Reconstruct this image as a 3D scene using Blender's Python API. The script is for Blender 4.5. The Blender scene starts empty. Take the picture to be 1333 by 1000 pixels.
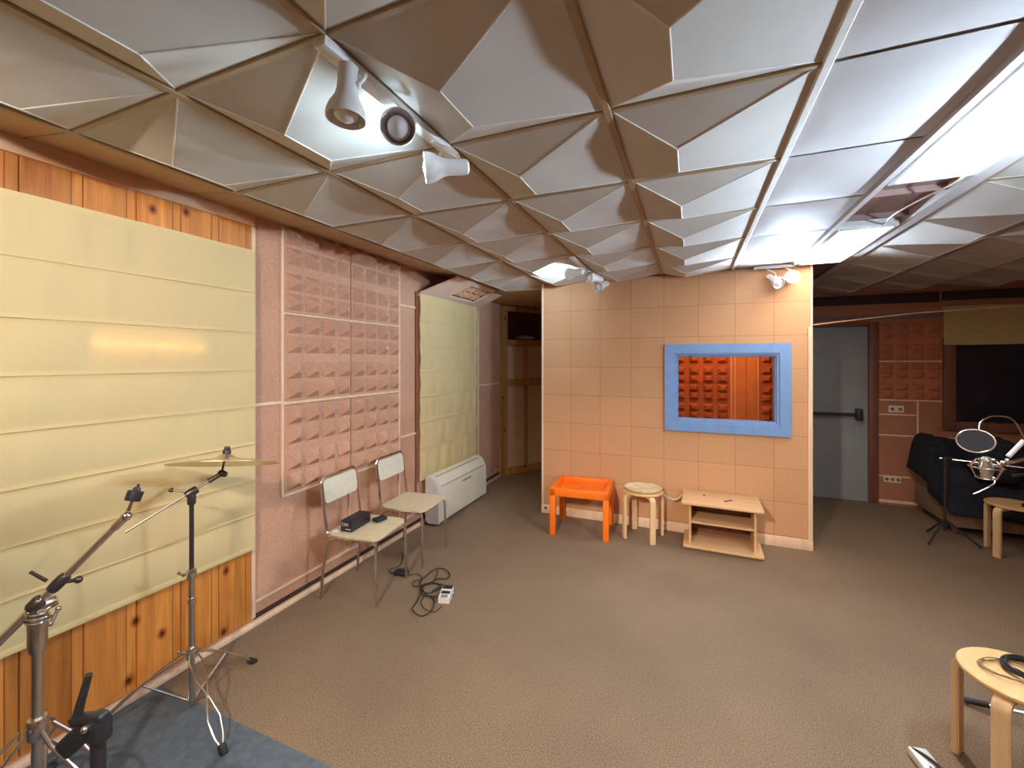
import bpy, bmesh, math, random
from mathutils import Vector, Matrix, noise
random.seed(7)
S = bpy.context.scene
COL = S.collection
PI = math.pi

# ------------------------------------------------------------------ materials
def nmat(name):
    m = bpy.data.materials.new(name); m.use_nodes = True
    nt = m.node_tree; nt.nodes.clear()
    out = nt.nodes.new('ShaderNodeOutputMaterial')
    b = nt.nodes.new('ShaderNodeBsdfPrincipled')
    nt.links.new(b.outputs[0], out.inputs[0])
    return m, nt, b, out

def N(nt, t, **kw):
    n = nt.nodes.new(t)
    for k, v in kw.items():
        if k in n.inputs: n.inputs[k].default_value = v
        else: setattr(n, k, v)
    return n

def ramp(nt, fac, stops):
    r = nt.nodes.new('ShaderNodeValToRGB')
    e = r.color_ramp.elements
    while len(e) < len(stops): e.new(0.5)
    for i, (p, c) in enumerate(stops):
        e[i].position = p; e[i].color = (*c, 1)
    nt.links.new(fac, r.inputs[0])
    return r.outputs[0]

def coords(nt, scale=(1, 1, 1), loc=(0, 0, 0)):
    tc = nt.nodes.new('ShaderNodeTexCoord')
    mp = nt.nodes.new('ShaderNodeMapping')
    mp.inputs['Scale'].default_value = scale
    mp.inputs['Location'].default_value = loc
    nt.links.new(tc.outputs['Object'], mp.inputs[0])
    return mp.outputs[0]

def bump(nt, b, h, strength=0.2, dist=0.01):
    bp = N(nt, 'ShaderNodeBump', Strength=strength, Distance=dist)
    nt.links.new(h, bp.inputs['Height']); nt.links.new(bp.outputs[0], b.inputs['Normal'])

def speck(name, c, var=0.12, scale=60, rough=0.8, bs=0.0, metal=0.0, detail=3, stretch=(1, 1, 1)):
    """plain surface with a little procedural variation"""
    m, nt, b, _ = nmat(name)
    co = coords(nt, stretch)
    n = N(nt, 'ShaderNodeTexNoise', Scale=scale, Detail=detail)
    nt.links.new(co, n.inputs['Vector'])
    lo = tuple(max(0, x * (1 - var)) for x in c); hi = tuple(min(1, x * (1 + var)) for x in c)
    nt.links.new(ramp(nt, n.outputs[0], [(0.3, lo), (0.7, hi)]), b.inputs['Base Color'])
    b.inputs['Roughness'].default_value = rough; b.inputs['Metallic'].default_value = metal
    if bs: bump(nt, b, n.outputs[0], bs, 0.004)
    return m

def emit(name, c, s):
    m = bpy.data.materials.new(name); m.use_nodes = True
    nt = m.node_tree; nt.nodes.clear()
    o = nt.nodes.new('ShaderNodeOutputMaterial'); e = N(nt, 'ShaderNodeEmission', Color=(*c, 1), Strength=s)
    nt.links.new(e.outputs[0], o.inputs[0])
    return m

def carpet_mat():
    m, nt, b, _ = nmat('carpet')
    co = coords(nt)
    a = N(nt, 'ShaderNodeTexNoise', Scale=190, Detail=3, Roughness=0.8); nt.links.new(co, a.inputs['Vector'])
    w = N(nt, 'ShaderNodeTexNoise', Scale=1.3, Detail=4); nt.links.new(co, w.inputs['Vector'])
    c1 = ramp(nt, a.outputs[0], [(0.34, (0.105, 0.070, 0.042)), (0.5, (0.22, 0.150, 0.094)), (0.66, (0.41, 0.295, 0.19))])
    c2 = ramp(nt, w.outputs[0], [(0.3, (0.82, 0.82, 0.82)), (0.7, (1.08, 1.06, 1.04))])
    mx = N(nt, 'ShaderNodeMix', data_type='RGBA', blend_type='MULTIPLY'); mx.inputs[0].default_value = 1
    nt.links.new(c1, mx.inputs[6]); nt.links.new(c2, mx.inputs[7])
    nt.links.new(mx.outputs[2], b.inputs['Base Color'])
    b.inputs['Roughness'].default_value = 0.95
    bump(nt, b, a.outputs[0], 0.3, 0.004)
    return m

def board_mat(name, base, row=0.279, col=0.30, off=(0, 0, 0), axes='XZ'):
    """soft fibre boards in a square grid with thin dark joints and small pits"""
    m, nt, b, _ = nmat(name)
    tc = nt.nodes.new('ShaderNodeTexCoord')
    sp = nt.nodes.new('ShaderNodeSeparateXYZ'); nt.links.new(tc.outputs['Object'], sp.inputs[0])
    cb = nt.nodes.new('ShaderNodeCombineXYZ')
    nt.links.new(sp.outputs[axes[0]], cb.inputs[0]); nt.links.new(sp.outputs[axes[1]], cb.inputs[1])
    mp = nt.nodes.new('ShaderNodeMapping'); mp.inputs['Location'].default_value = off
    nt.links.new(cb.outputs[0], mp.inputs[0])
    br = N(nt, 'ShaderNodeTexBrick', Scale=1.0, offset=0.0, squash=1.0)
    br.inputs['Mortar Size'].default_value = 0.0017; br.inputs['Mortar Smooth'].default_value = 0.2
    br.inputs['Brick Width'].default_value = col; br.inputs['Row Height'].default_value = row
    br.inputs['Color1'].default_value = (*[x * 1.04 for x in base], 1)
    br.inputs['Color2'].default_value = (*[x * 0.95 for x in base], 1)
    br.inputs['Mortar'].default_value = (*[x * 0.45 for x in base], 1)
    nt.links.new(mp.outputs[0], br.inputs['Vector'])
    pit = N(nt, 'ShaderNodeTexNoise', Scale=120, Detail=3); nt.links.new(tc.outputs['Object'], pit.inputs['Vector'])
    pr = ramp(nt, pit.outputs[0], [(0.30, (0.62, 0.6, 0.58)), (0.42, (0.98, 0.98, 0.98)), (0.75, (1.06, 1.06, 1.06))])
    mx = N(nt, 'ShaderNodeMix', data_type='RGBA', blend_type='MULTIPLY'); mx.inputs[0].default_value = 1
    nt.links.new(br.outputs['Color'], mx.inputs[6]); nt.links.new(pr, mx.inputs[7])
    nt.links.new(mx.outputs[2], b.inputs['Base Color'])
    b.inputs['Roughness'].default_value = 0.9
    bump(nt, b, pit.outputs[0], 0.25, 0.004)
    return m

def felt_mat(name, base):
    m, nt, b, _ = nmat(name)
    co = coords(nt)
    a = N(nt, 'ShaderNodeTexNoise', Scale=110, Detail=4); nt.links.new(co, a.inputs['Vector'])
    w = N(nt, 'ShaderNodeTexNoise', Scale=2.2, Detail=4); nt.links.new(co, w.inputs['Vector'])
    c1 = ramp(nt, a.outputs[0], [(0.28, tuple(x * .78 for x in base)), (0.45, base), (0.75, tuple(x * 1.12 for x in base))])
    c2 = ramp(nt, w.outputs[0], [(0.3, (0.88, 0.86, 0.85)), (0.7, (1.06, 1.06, 1.06))])
    mx = N(nt, 'ShaderNodeMix', data_type='RGBA', blend_type='MULTIPLY'); mx.inputs[0].default_value = 1
    nt.links.new(c1, mx.inputs[6]); nt.links.new(c2, mx.inputs[7])
    nt.links.new(mx.outputs[2], b.inputs['Base Color'])
    b.inputs['Roughness'].default_value = 0.95
    bump(nt, b, a.outputs[0], 0.25, 0.004)
    return m

def wood_mat(name, lo, hi, grain=(14, 14, 0.9), along='Z', rough=0.5, plank=None, knots=False, plank_axis='Y'):
    """streaky grain along one axis; plank = board width splits the tone per board"""
    m, nt, b, _ = nmat(name)
    tc = nt.nodes.new('ShaderNodeTexCoord')
    sp = nt.nodes.new('ShaderNodeSeparateXYZ'); nt.links.new(tc.outputs['Object'], sp.inputs[0])
    sc = {'X': (grain[2], grain[0], grain[1]), 'Y': (grain[0], grain[2], grain[1]), 'Z': grain}[along]
    mp = nt.nodes.new('ShaderNodeMapping'); mp.inputs['Scale'].default_value = sc
    nt.links.new(tc.outputs['Object'], mp.inputs[0])
    vec = mp.outputs[0]
    rnd = None
    if plank:
        d = N(nt, 'ShaderNodeMath', operation='DIVIDE'); d.inputs[1].default_value = plank
        nt.links.new(sp.outputs[plank_axis], d.inputs[0])
        f = N(nt, 'ShaderNodeMath', operation='FLOOR'); nt.links.new(d.outputs[0], f.inputs[0])
        wn = N(nt, 'ShaderNodeTexWhiteNoise', noise_dimensions='1D'); nt.links.new(f.outputs[0], wn.inputs['W'])
        rnd = wn.outputs['Value']
        ad = N(nt, 'ShaderNodeVectorMath', operation='MULTIPLY_ADD')
        ad.inputs[1].default_value = (9, 9, 9)
        nt.links.new(wn.outputs['Color'], ad.inputs[0]); nt.links.new(vec, ad.inputs[2])
        vec = ad.outputs[0]
    a = N(nt, 'ShaderNodeTexNoise', Scale=1.0, Detail=5, Roughness=0.6, Distortion=0.6); nt.links.new(vec, a.inputs['Vector'])
    c = ramp(nt, a.outputs[0], [(0.3, lo), (0.68, hi)])
    if plank:
        r2 = ramp(nt, rnd, [(0.0, (0.72, 0.66, 0.6)), (1.0, (1.15, 1.12, 1.1))])
        mx = N(nt, 'ShaderNodeMix', data_type='RGBA', blend_type='MULTIPLY'); mx.inputs[0].default_value = 1
        nt.links.new(c, mx.inputs[6]); nt.links.new(r2, mx.inputs[7]); c = mx.outputs[2]
        fr = N(nt, 'ShaderNodeMath', operation='FRACT'); nt.links.new(d.outputs[0], fr.inputs[0])
        j = ramp(nt, fr.outputs[0], [(0.0, (0.25, 0.2, 0.18)), (0.022, (1, 1, 1)), (0.985, (1, 1, 1)), (1.0, (0.4, 0.35, 0.3))])
        mx = N(nt, 'ShaderNodeMix', data_type='RGBA', blend_type='MULTIPLY'); mx.inputs[0].default_value = 1
        nt.links.new(c, mx.inputs[6]); nt.links.new(j, mx.inputs[7]); c = mx.outputs[2]
    if knots:
        sm = N(nt, 'ShaderNodeMath', operation='ADD'); nt.links.new(sp.outputs[0], sm.inputs[0]); nt.links.new(sp.outputs[1], sm.inputs[1])
        kc = nt.nodes.new('ShaderNodeCombineXYZ'); nt.links.new(sm.outputs[0], kc.inputs[0]); nt.links.new(sp.outputs[2], kc.inputs[1])
        km = nt.nodes.new('ShaderNodeMapping'); km.inputs['Scale'].default_value = (4.6, 3.4, 1); km.inputs['Location'].default_value = (.3, .2, 0)
        nt.links.new(kc.outputs[0], km.inputs[0])
        v = N(nt, 'ShaderNodeTexVoronoi', voronoi_dimensions='2D', Scale=1.0, Randomness=1.0); nt.links.new(km.outputs[0], v.inputs['Vector'])
        k = ramp(nt, v.outputs['Distance'], [(0.03, (0.15, 0.06, 0.03)), (0.055, (0.5, 0.36, 0.27)), (0.12, (1, 1, 1))])
        mx = N(nt, 'ShaderNodeMix', data_type='RGBA', blend_type='MULTIPLY'); mx.inputs[0].default_value = 1
        nt.links.new(c, mx.inputs[6]); nt.links.new(k, mx.inputs[7]); c = mx.outputs[2]
    nt.links.new(c, b.inputs['Base Color'])
    b.inputs['Roughness'].default_value = rough
    bump(nt, b, a.outputs[0], 0.08, 0.003)
    return m

def cloth_mat(name, c, trans=0.35):
    m = bpy.data.materials.new(name); m.use_nodes = True
    nt = m.node_tree; nt.nodes.clear()
    o = nt.nodes.new('ShaderNodeOutputMaterial')
    co = coords(nt, (1, 400, 400))
    n = N(nt, 'ShaderNodeTexNoise', Scale=1.0, Detail=2); nt.links.new(co, n.inputs['Vector'])
    cc = ramp(nt, n.outputs[0], [(0.3, tuple(x * .93 for x in c)), (0.7, tuple(min(1, x * 1.05) for x in c))])
    d = N(nt, 'ShaderNodeBsdfDiffuse'); t = N(nt, 'ShaderNodeBsdfTranslucent')
    nt.links.new(cc, d.inputs[0]); nt.links.new(cc, t.inputs[0])
    mx = nt.nodes.new('ShaderNodeMixShader'); mx.inputs[0].default_value = trans
    nt.links.new(d.outputs[0], mx.inputs[1]); nt.links.new(t.outputs[0], mx.inputs[2]); nt.links.new(mx.outputs[0], o.inputs[0])
    return m

def chrome_mat(name, c=(0.75, 0.73, 0.7), rough=0.18):
    return speck(name, c, 0.04, 30, rough, metal=1.0)

def glass_mat(name, tint=(1, 1, 1), rough=0.0):
    m, nt, b, _ = nmat(name)
    n = N(nt, 'ShaderNodeTexNoise', Scale=4.0)
    nt.links.new(ramp(nt, n.outputs[0], [(0, tint), (1, tint)]), b.inputs['Base Color'])
    b.inputs['Transmission Weight'].default_value = 1.0; b.inputs['Roughness'].default_value = rough
    b.inputs['IOR'].default_value = 1.05
    return m

PINK = (0.585, 0.325, 0.21)
M = dict(
    carpet=carpet_mat(),
    board=board_mat('fibre_board', (0.60, 0.325, 0.165), row=0.2865, off=(0.238, -0.0965, 0)),
    felt=felt_mat('pink_felt', PINK),
    felt_dark=felt_mat('brick_felt', (0.40, 0.165, 0.095)),
    foam=felt_mat('foam_pink', (0.57, 0.325, 0.215)),
    foam_red=felt_mat('foam_russet', (0.46, 0.16, 0.075)),
    trim=wood_mat('pale_trim', (0.74, 0.50, 0.32), (0.88, 0.65, 0.45), rough=0.6),
    tan=speck('tan_board', (0.66, 0.40, 0.24), 0.08, 8, 0.7),
    pine=wood_mat('pine_boards', (0.44, 0.145, 0.022), (0.74, 0.31, 0.065), grain=(26, 26, 1.3), plank=0.193, knots=True, rough=0.38),
    pinelt=wood_mat('pine_frame', (0.27, 0.115, 0.030), (0.45, 0.215, 0.065), knots=True, rough=0.5),
    pale_panel=speck('pale_panel', (0.50, 0.34, 0.21), 0.06, 6, 0.6),
    ceil=speck('ceiling_panel', (0.54, 0.49, 0.435), 0.05, 5, 0.75),
    ceil_flat=speck('ceiling_flat_panel', (0.50, 0.45, 0.43), 0.05, 5, 0.7),
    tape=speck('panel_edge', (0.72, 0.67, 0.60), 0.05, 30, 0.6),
    grid=speck('ceiling_bar', (0.36, 0.25, 0.145), 0.08, 20, 0.5),
    soffit=speck('soffit_board', (0.46, 0.30, 0.17), 0.06, 5, 0.6),
    white=speck('white_enamel', (0.78, 0.76, 0.73), 0.03, 20, 0.35),
    ivory=speck('ivory_enamel', (0.80, 0.74, 0.60), 0.03, 8, 0.4),
    ivory_end=speck('grey_white_plastic', (0.72, 0.70, 0.68), 0.03, 8, 0.45),
    slot=speck('dark_slot', (0.20, 0.13, 0.06), 0.1, 20, 0.8),
    blind=cloth_mat('blind_cloth', (0.86, 0.70, 0.37), 0.25),
    blind_dim=cloth_mat('blind_cloth_tan', (0.62, 0.46, 0.20), 0.2),
    chrome=chrome_mat('chrome'),
    steel=chrome_mat('steel_tube', (0.62, 0.57, 0.52), 0.26),
    darkmetal=speck('dark_metal', (0.10, 0.085, 0.08), 0.1, 30, 0.35, metal=0.8),
    brass=speck('cymbal_brass', (0.80, 0.69, 0.46), 0.08, 90, 0.32, metal=1.0),
    rubber=speck('black_rubber', (0.018, 0.017, 0.017), 0.2, 40, 0.6),
    plastic=speck('black_plastic', (0.02, 0.02, 0.024), 0.15, 40, 0.4),
    cream=speck('cream_laminate', (0.74, 0.63, 0.43), 0.05, 20, 0.4),
    creamback=speck('cream_back', (0.74, 0.69, 0.55), 0.05, 20, 0.4),
    orange=speck('orange_lacquer', (0.95, 0.185, 0.005), 0.08, 6, 0.45, stretch=(1, 8, 1)),
    birch=wood_mat('birch', (0.66, 0.43, 0.21), (0.82, 0.58, 0.33), rough=0.45),
    birchtop=wood_mat('birch_top', (0.72, 0.45, 0.19), (0.84, 0.56, 0.27), along='X', rough=0.4),
    pinetop=wood_mat('stand_pine', (0.60, 0.36, 0.17), (0.76, 0.50, 0.28), along='X', rough=0.5),
    blue=speck('blue_paint', (0.17, 0.305, 0.58), 0.06, 14, 0.45),
    bluemat=speck('blue_mat', (0.105, 0.13, 0.155), 0.16, 35, 0.9, 0.3),
    glass=glass_mat('clear_glass'),
    darkglass=speck('dark_glass', (0.012, 0.016, 0.028), 0.3, 3, 0.08),
    door=speck('grey_door', (0.26, 0.275, 0.28), 0.08, 4, 0.45),
    redwood=wood_mat('red_wood', (0.15, 0.052, 0.030), (0.24, 0.088, 0.050), rough=0.5),
    navy=speck('dark_throw', (0.012, 0.015, 0.024), 0.3, 18, 0.95, 0.3),
    tanfab=speck('tan_upholstery', (0.30, 0.19, 0.12), 0.12, 60, 0.9, 0.2),
    mesh=speck('black_gauze', (0.030, 0.030, 0.034), 0.25, 260, 0.8),
    plate=speck('socket_plate', (0.74, 0.66, 0.56), 0.03, 20, 0.4),
    bulb_off=speck('frosted_bulb', (0.74, 0.74, 0.76), 0.03, 20, 0.25),
    letter=speck('white_print', (0.75, 0.75, 0.75), 0.02, 20, 0.5),
    cool=emit('cool_bulb', (0.58, 0.82, 1.0), 75),
    cool_hi=emit('cool_bulb_bright', (0.62, 0.80, 1.0), 1100),
    cool_far=emit('cool_bulb_far', (0.60, 0.82, 1.0), 230),
    side=emit('added_side_bulb', (0.60, 0.80, 1.0), 500),
    side_fill=emit('side_fill_bulb', (0.62, 0.74, 1.0), 60),
    tube=emit('fluorescent', (1.0, 0.86, 0.72), 4.6),
    warm=emit('warm_bulb', (1.0, 0.58, 0.28), 80),
    leak=emit('leak_emitter', (1.0, 0.72, 0.22), 1.6),
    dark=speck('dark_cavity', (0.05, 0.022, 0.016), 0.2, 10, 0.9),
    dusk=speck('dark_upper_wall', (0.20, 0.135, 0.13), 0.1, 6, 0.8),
    mauve=speck('booth_inner_wood', (0.62, 0.27, 0.11), 0.1, 6, 0.6),
)

# ------------------------------------------------------------------ mesh helpers
class MB:
    def __init__(s): s.bm = bmesh.new()
    def _merge(s, t, mat=None):
        if mat is not None: bmesh.ops.transform(t, matrix=mat, verts=t.verts)
        me = bpy.data.meshes.new('tmp'); t.to_mesh(me); t.free()
        s.bm.from_mesh(me); bpy.data.meshes.remove(me); return s
    def box(s, lo, hi, bev=0.0, seg=2, mat=None):
        t = bmesh.new()
        bmesh.ops.create_cube(t, size=1.0)
        sc = [hi[i] - lo[i] for i in range(3)]; c = [(hi[i] + lo[i]) / 2 for i in range(3)]
        bmesh.ops.transform(t, matrix=Matrix.Translation(c) @ Matrix.Diagonal((*sc, 1)), verts=t.verts)
        if bev: bmesh.ops.bevel(t, geom=t.edges[:], offset=min(bev, min(sc) * 0.49), segments=seg, affect='EDGES', profile=0.5)
        return s._merge(t, mat)
    def bar(s, a, b, w, h, bev=0.0, up=(0, 0, 1)):
        """box beam from a to b, w across, h along 'up'"""
        a = Vector(a); b = Vector(b); d = b - a; L = d.length; d.normalize()
        side = d.cross(Vector(up)).normalized(); u = side.cross(d).normalized()
        m = Matrix((d, side, u)).transposed().to_4x4(); m.translation = (a + b) / 2
        return s.box((-L / 2, -w / 2, -h / 2), (L / 2, w / 2, h / 2), bev, mat=m)
    def poly(s, pts, faces):
        vs = [s.bm.verts.new(p) for p in pts]
        for f in faces:
            try: s.bm.faces.new([vs[i] for i in f])
            except ValueError: pass
        return s
    def prism(s, prof, a, b, axis='Y'):
        """closed profile (list of 2-D points) extruded from a to b along an axis"""
        t = bmesh.new()
        def P(p, k): return {'Y': (p[0], k, p[1]), 'X': (k, p[0], p[1]), 'Z': (p[0], p[1], k)}[axis]
        A = [t.verts.new(P(p, a)) for p in prof]; B = [t.verts.new(P(p, b)) for p in prof]
        n = len(prof)
        t.faces.new(A); t.faces.new(B[::-1])
        for i in range(n): t.faces.new((A[i], B[i], B[(i + 1) % n], A[(i + 1) % n]))
        bmesh.ops.recalc_face_normals(t, faces=t.faces)
        return s._merge(t)
    def lathe(s, prof, seg=32, mat=None, cap=True):
        """prof: (r, z) pairs turned about Z"""
        t = bmesh.new(); rings = []
        for r, z in prof:
            if r < 1e-6: rings.append([t.verts.new((0, 0, z))])
            else: rings.append([t.verts.new((r * math.cos(2 * PI * i / seg), r * math.sin(2 * PI * i / seg), z)) for i in range(seg)])
        for A, B in zip(rings, rings[1:]):
            for i in range(seg):
                j = (i + 1) % seg
                if len(A) == 1 and len(B) == 1: continue
                if len(A) == 1: t.faces.new((A[0], B[j], B[i]))
                elif len(B) == 1: t.faces.new((A[i], A[j], B[0]))
                else: t.faces.new((A[i], A[j], B[j], B[i]))
        if cap:
            for R in (rings[0], rings[-1]):
                if len(R) > 1:
                    try: t.faces.new(R)
                    except ValueError: pass
        bmesh.ops.recalc_face_normals(t, faces=t.faces)
        return s._merge(t, mat)
    def tube(s, pts, r, seg=10, closed=False, taper=None):
        pts = [Vector(p) for p in pts]; n = len(pts); t = bmesh.new()
        tan = []
        for i in range(n):
            a = pts[i - 1] if (i > 0 or closed) else pts[i]; b = pts[(i + 1) % n] if (i < n - 1 or closed) else pts[i]
            d = b - a; tan.append(d.normalized() if d.length > 1e-9 else Vector((0, 0, 1)))
        u = tan[0].orthogonal().normalized(); rings = []
        for i in range(n):
            if i:
                q = tan[i - 1].rotation_difference(tan[i]); u = (q @ u)
                u = (u - tan[i] * u.dot(tan[i])).normalized()
            w = tan[i].cross(u)
            rr = r if taper is None else r + (taper - r) * i / max(1, n - 1)
            rings.append([t.verts.new(pts[i] + (u * math.cos(2 * PI * k / seg) + w * math.sin(2 * PI * k / seg)) * rr) for k in range(seg)])
        for i in range(n if closed else n - 1):
            A = rings[i]; B = rings[(i + 1) % n]
            for k in range(seg):
                t.faces.new((A[k], A[(k + 1) % seg], B[(k + 1) % seg], B[k]))
        if not closed:
            t.faces.new(rings[0][::-1]); t.faces.new(rings[-1])
        bmesh.ops.recalc_face_normals(t, faces=t.faces)
        return s._merge(t)
    def ball(s, c, r, seg=16, scale=(1, 1, 1)):
        t = bmesh.new(); bmesh.ops.create_uvsphere(t, u_segments=seg, v_segments=max(6, seg * 3 // 4), radius=r)
        return s._merge(t, Matrix.Translation(c) @ Matrix.Diagonal((*scale, 1)))
    def grid(s, nx, ny, f):
        vs = [[s.bm.verts.new(f(i / nx, j / ny)) for j in range(ny + 1)] for i in range(nx + 1)]
        for i in range(nx):
            for j in range(ny): s.bm.faces.new((vs[i][j], vs[i + 1][j], vs[i + 1][j + 1], vs[i][j + 1]))
        return s

def fillet(pts, r, k=6):
    pts = [Vector(p) for p in pts]; out = [pts[0]]
    for i in range(1, len(pts) - 1):
        p = pts[i]; a = pts[i - 1] - p; b = pts[i + 1] - p
        d = min(r, a.length * .48, b.length * .48); a = p + a.normalized() * d; b = p + b.normalized() * d
        for j in range(k + 1):
            t = j / k; out.append((1 - t) ** 2 * a + 2 * t * (1 - t) * p + t * t * b)
    return out + [pts[-1]]

def smooth(pts, k=6, closed=False):
    P = [Vector(p) for p in pts]; n = len(P); out = []
    for i in range(n if closed else n - 1):
        p0 = P[i - 1] if (i or closed) else P[0]; p1 = P[i]; p2 = P[(i + 1) % n]
        p3 = P[(i + 2) % n] if (closed or i + 2 < n) else P[-1]
        for j in range(k):
            t = j / k
            out.append(0.5 * ((2 * p1) + (p2 - p0) * t + (2 * p0 - 5 * p1 + 4 * p2 - p3) * t * t + (3 * p1 - p0 - 3 * p2 + p3) * t ** 3))
    if not closed: out.append(P[-1])
    return out

def aim(pos, d):
    """matrix that puts local +Z along d at pos"""
    m = Vector(d).normalized().to_track_quat('Z', 'Y').to_matrix().to_4x4(); m.translation = pos; return m

def obj(name, mb, mat, parent=None, world=False, shade=True, thick=0.0):
    me = bpy.data.meshes.new(name)
    if world and parent is not None:
        bmesh.ops.transform(mb.bm, matrix=W(parent).inverted(), verts=mb.bm.verts)
    mb.bm.to_mesh(me); mb.bm.free()
    mats = mat if isinstance(mat, (list, tuple)) else [mat]
    for m in mats: me.materials.append(m)
    if shade:
        for p in me.polygons: p.use_smooth = True
        me.set_sharp_from_angle(angle=math.radians(32))
    o = bpy.data.objects.new(name, me); COL.objects.link(o)
    if parent is not None: o.parent = parent
    if thick:
        md = o.modifiers.new('thickness', 'SOLIDIFY'); md.thickness = thick; md.offset = 0
    return o

def W(o):
    m = Matrix.Translation(o.location) @ o.rotation_euler.to_matrix().to_4x4()
    return W(o.parent) @ m if o.parent else m

def tag(o, label, cat, group=None):
    o['label'] = label; o['category'] = cat
    if group: o['group'] = group
    return o

def thing(name, label, cat, loc=(0, 0, 0), rotz=0.0, group=None):
    o = bpy.data.objects.new(name, None); COL.objects.link(o)
    o.location = loc; o.rotation_euler = (0, 0, rotz); o.empty_display_size = 0.1
    return tag(o, label, cat, group)

def struct(name, mb, mat, parent=None, **kw):
    o = obj(name, mb, mat, parent, **kw)
    if parent is None: o['kind'] = 'structure'
    return o

def copy_thing(src, loc, rotz, label):
    r = src.copy(); COL.objects.link(r); r.location = loc; r.rotation_euler = (0, 0, rotz); r['label'] = label
    for ch in list(src.children):
        c = ch.copy(); COL.objects.link(c); c.parent = r
        for g in list(ch.children):
            d = g.copy(); COL.objects.link(d); d.parent = c
    return r

_trim = [0]
def trim(mb, mat=None):
    _trim[0] += 1
    return struct('trim_%d' % _trim[0], mb, mat or M['trim'])

# ------------------------------------------------------------------ camera
# room axes: X runs along the booth front, Y along the left wall, camera at the origin, eye 1.6 m
F = 560.0 / 1333.0
cam = bpy.data.cameras.new('camera'); co = bpy.data.objects.new('camera', cam); COL.objects.link(co)
cam.sensor_width = 36; cam.lens = 36 * F; cam.shift_y = -31.0 / 1333.0; cam.clip_start = 0.02
co.location = (0, 0, 1.6); co.rotation_euler = (PI / 2, 0, math.radians(22.6))
S.camera = co
XL, XR, YB, YF, CZ = -2.44, 3.40, 6.0, -2.4, 2.42   # left wall, right wall, far wall, wall behind the camera, ceiling
BX0, BX1, BY = -1.444, 0.935, 4.30                    # the booth

# ------------------------------------------------------------------ shell
struct('floor', MB().box((XL - .3, YF - .1, -0.06), (XR + .1, 7.2, 0.0)), M['carpet'], shade=False)

wl = struct('wall_left', MB().box((XL - .12, YF - .1, 0), (XL, 5.44, 2.52)), M['felt'], shade=False)
# pine boarding behind the big blind, with its joints
pine = MB()
y = 1.776; k = 0
while y > YF:
    w = 0.193; z1 = 2.41
    pine.box((XL, y - w + .003, 0.045), (XL + .014, y, z1), 0.003, 1); y -= w
obj('pine_boarding', pine, M['pine'], wl)
struct('wall_front', MB().box((XL - .12, YF - .12, 0), (XR + .12, YF, 2.6)), M['felt'], shade=False)
struct('wall_right', MB().box((XR, YF - .1, 0), (XR + .12, YB + .1, 2.6)), M['felt_dark'], shade=False)

# wall strips on the left wall
def strip(y0, y1, z0, z1, d=0.012, x=XL, mat=None):
    return trim(MB().box((x, y0, z0), (x + d, y1, z1), 0.002, 1), mat)
strip(YF, 1.785, 2.40, 2.475, 0.03, mat=M['tan'])
strip(1.776, 1.800, 0.05, 2.40, 0.018)
strip(1.800, 1.985, 1.318, 1.338)
strip(1.982, 2.002, 0.715, 2.465)
strip(3.186, 3.206, 0.145, 2.45)
strip(2.002, 3.186, 0.712, 0.732)
strip(2.002, 3.186, 1.310, 1.330)
strip(2.002, 3.186, 1.892, 1.912)
strip(1.800, 3.46, 0.128, 0.145)
strip(2.575, 2.590, 0.145, 0.712)
strip(3.206, 3.45, 2.092, 2.110)
strip(3.206, 3.45, 0.892, 0.910)
strip(4.745, 4.765, 0.10, 2.25, 0.016)
strip(4.765, 5.40, 1.278, 1.296)
strip(4.765, 5.40, 0.098, 0.113)
struct('baseboard_left', MB().box((XL, YF, 0.0), (XL + .035, 5.40, 0.034), 0.008), M['trim'])
trim(MB().box((XL, 1.80, 0.034), (XL + .006, 5.40, 0.062)), M['dark'])

# ------------------------------------------------------------------ ceiling of faceted panels
PX, PY0 = 0.597, 0.603
def gx(i): return -0.850 + PX * i
def gy(j): return 0.818 + PY0 * j
DEP = 0.076
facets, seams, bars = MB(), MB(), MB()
def panel(x0, x1, y0, y1, mirror=False, hipdepth=DEP):
    e = 0.006
    x0 += e; x1 -= e; y0 += e; y1 -= e
    w, h = x1 - x0, y1 - y0
    rx = x0 + w * (0.655 if mirror else 0.345)
    A = (rx, y0 + h * .335, CZ - hipdepth); B = (rx, y0 + h * .67, CZ - hipdepth)
    c = [(x0, y0, CZ), (x1, y0, CZ), (x1, y1, CZ), (x0, y1, CZ)]
    facets.poly(c + [A, B], [(0, 4, 5, 3), (1, 2, 5, 4), (0, 1, 4), (2, 3, 5)])
    for a, b in ((c[0], A), (c[1], A), (c[2], B), (c[3], B), (A, B)):  # thin pale tubes drawn along the ridge and hip edges
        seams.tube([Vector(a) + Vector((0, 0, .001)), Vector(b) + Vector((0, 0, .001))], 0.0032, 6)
J0, J1 = -6, 6
for j in range(J0, J1):
    y0, y1 = gy(j), gy(j + 1)
    for i in range(-2, 2):
        panel(gx(i), gx(i + 1), y0, min(y1, 4.293) if i >= -1 else y1)
for j in range(J0, 9):
    for i in range(0, 4):
        x0 = 1.22 + 0.604 * i
        if x0 + .6 > XR + .3: continue
        panel(x0, min(x0 + 0.604, XR), gy(j), min(gy(j + 1), YB), True)
ceil = struct('ceiling', facets, M['ceil'], shade=False)
obj('pale_edge_line', seams, M['tape'], ceil)
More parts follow.
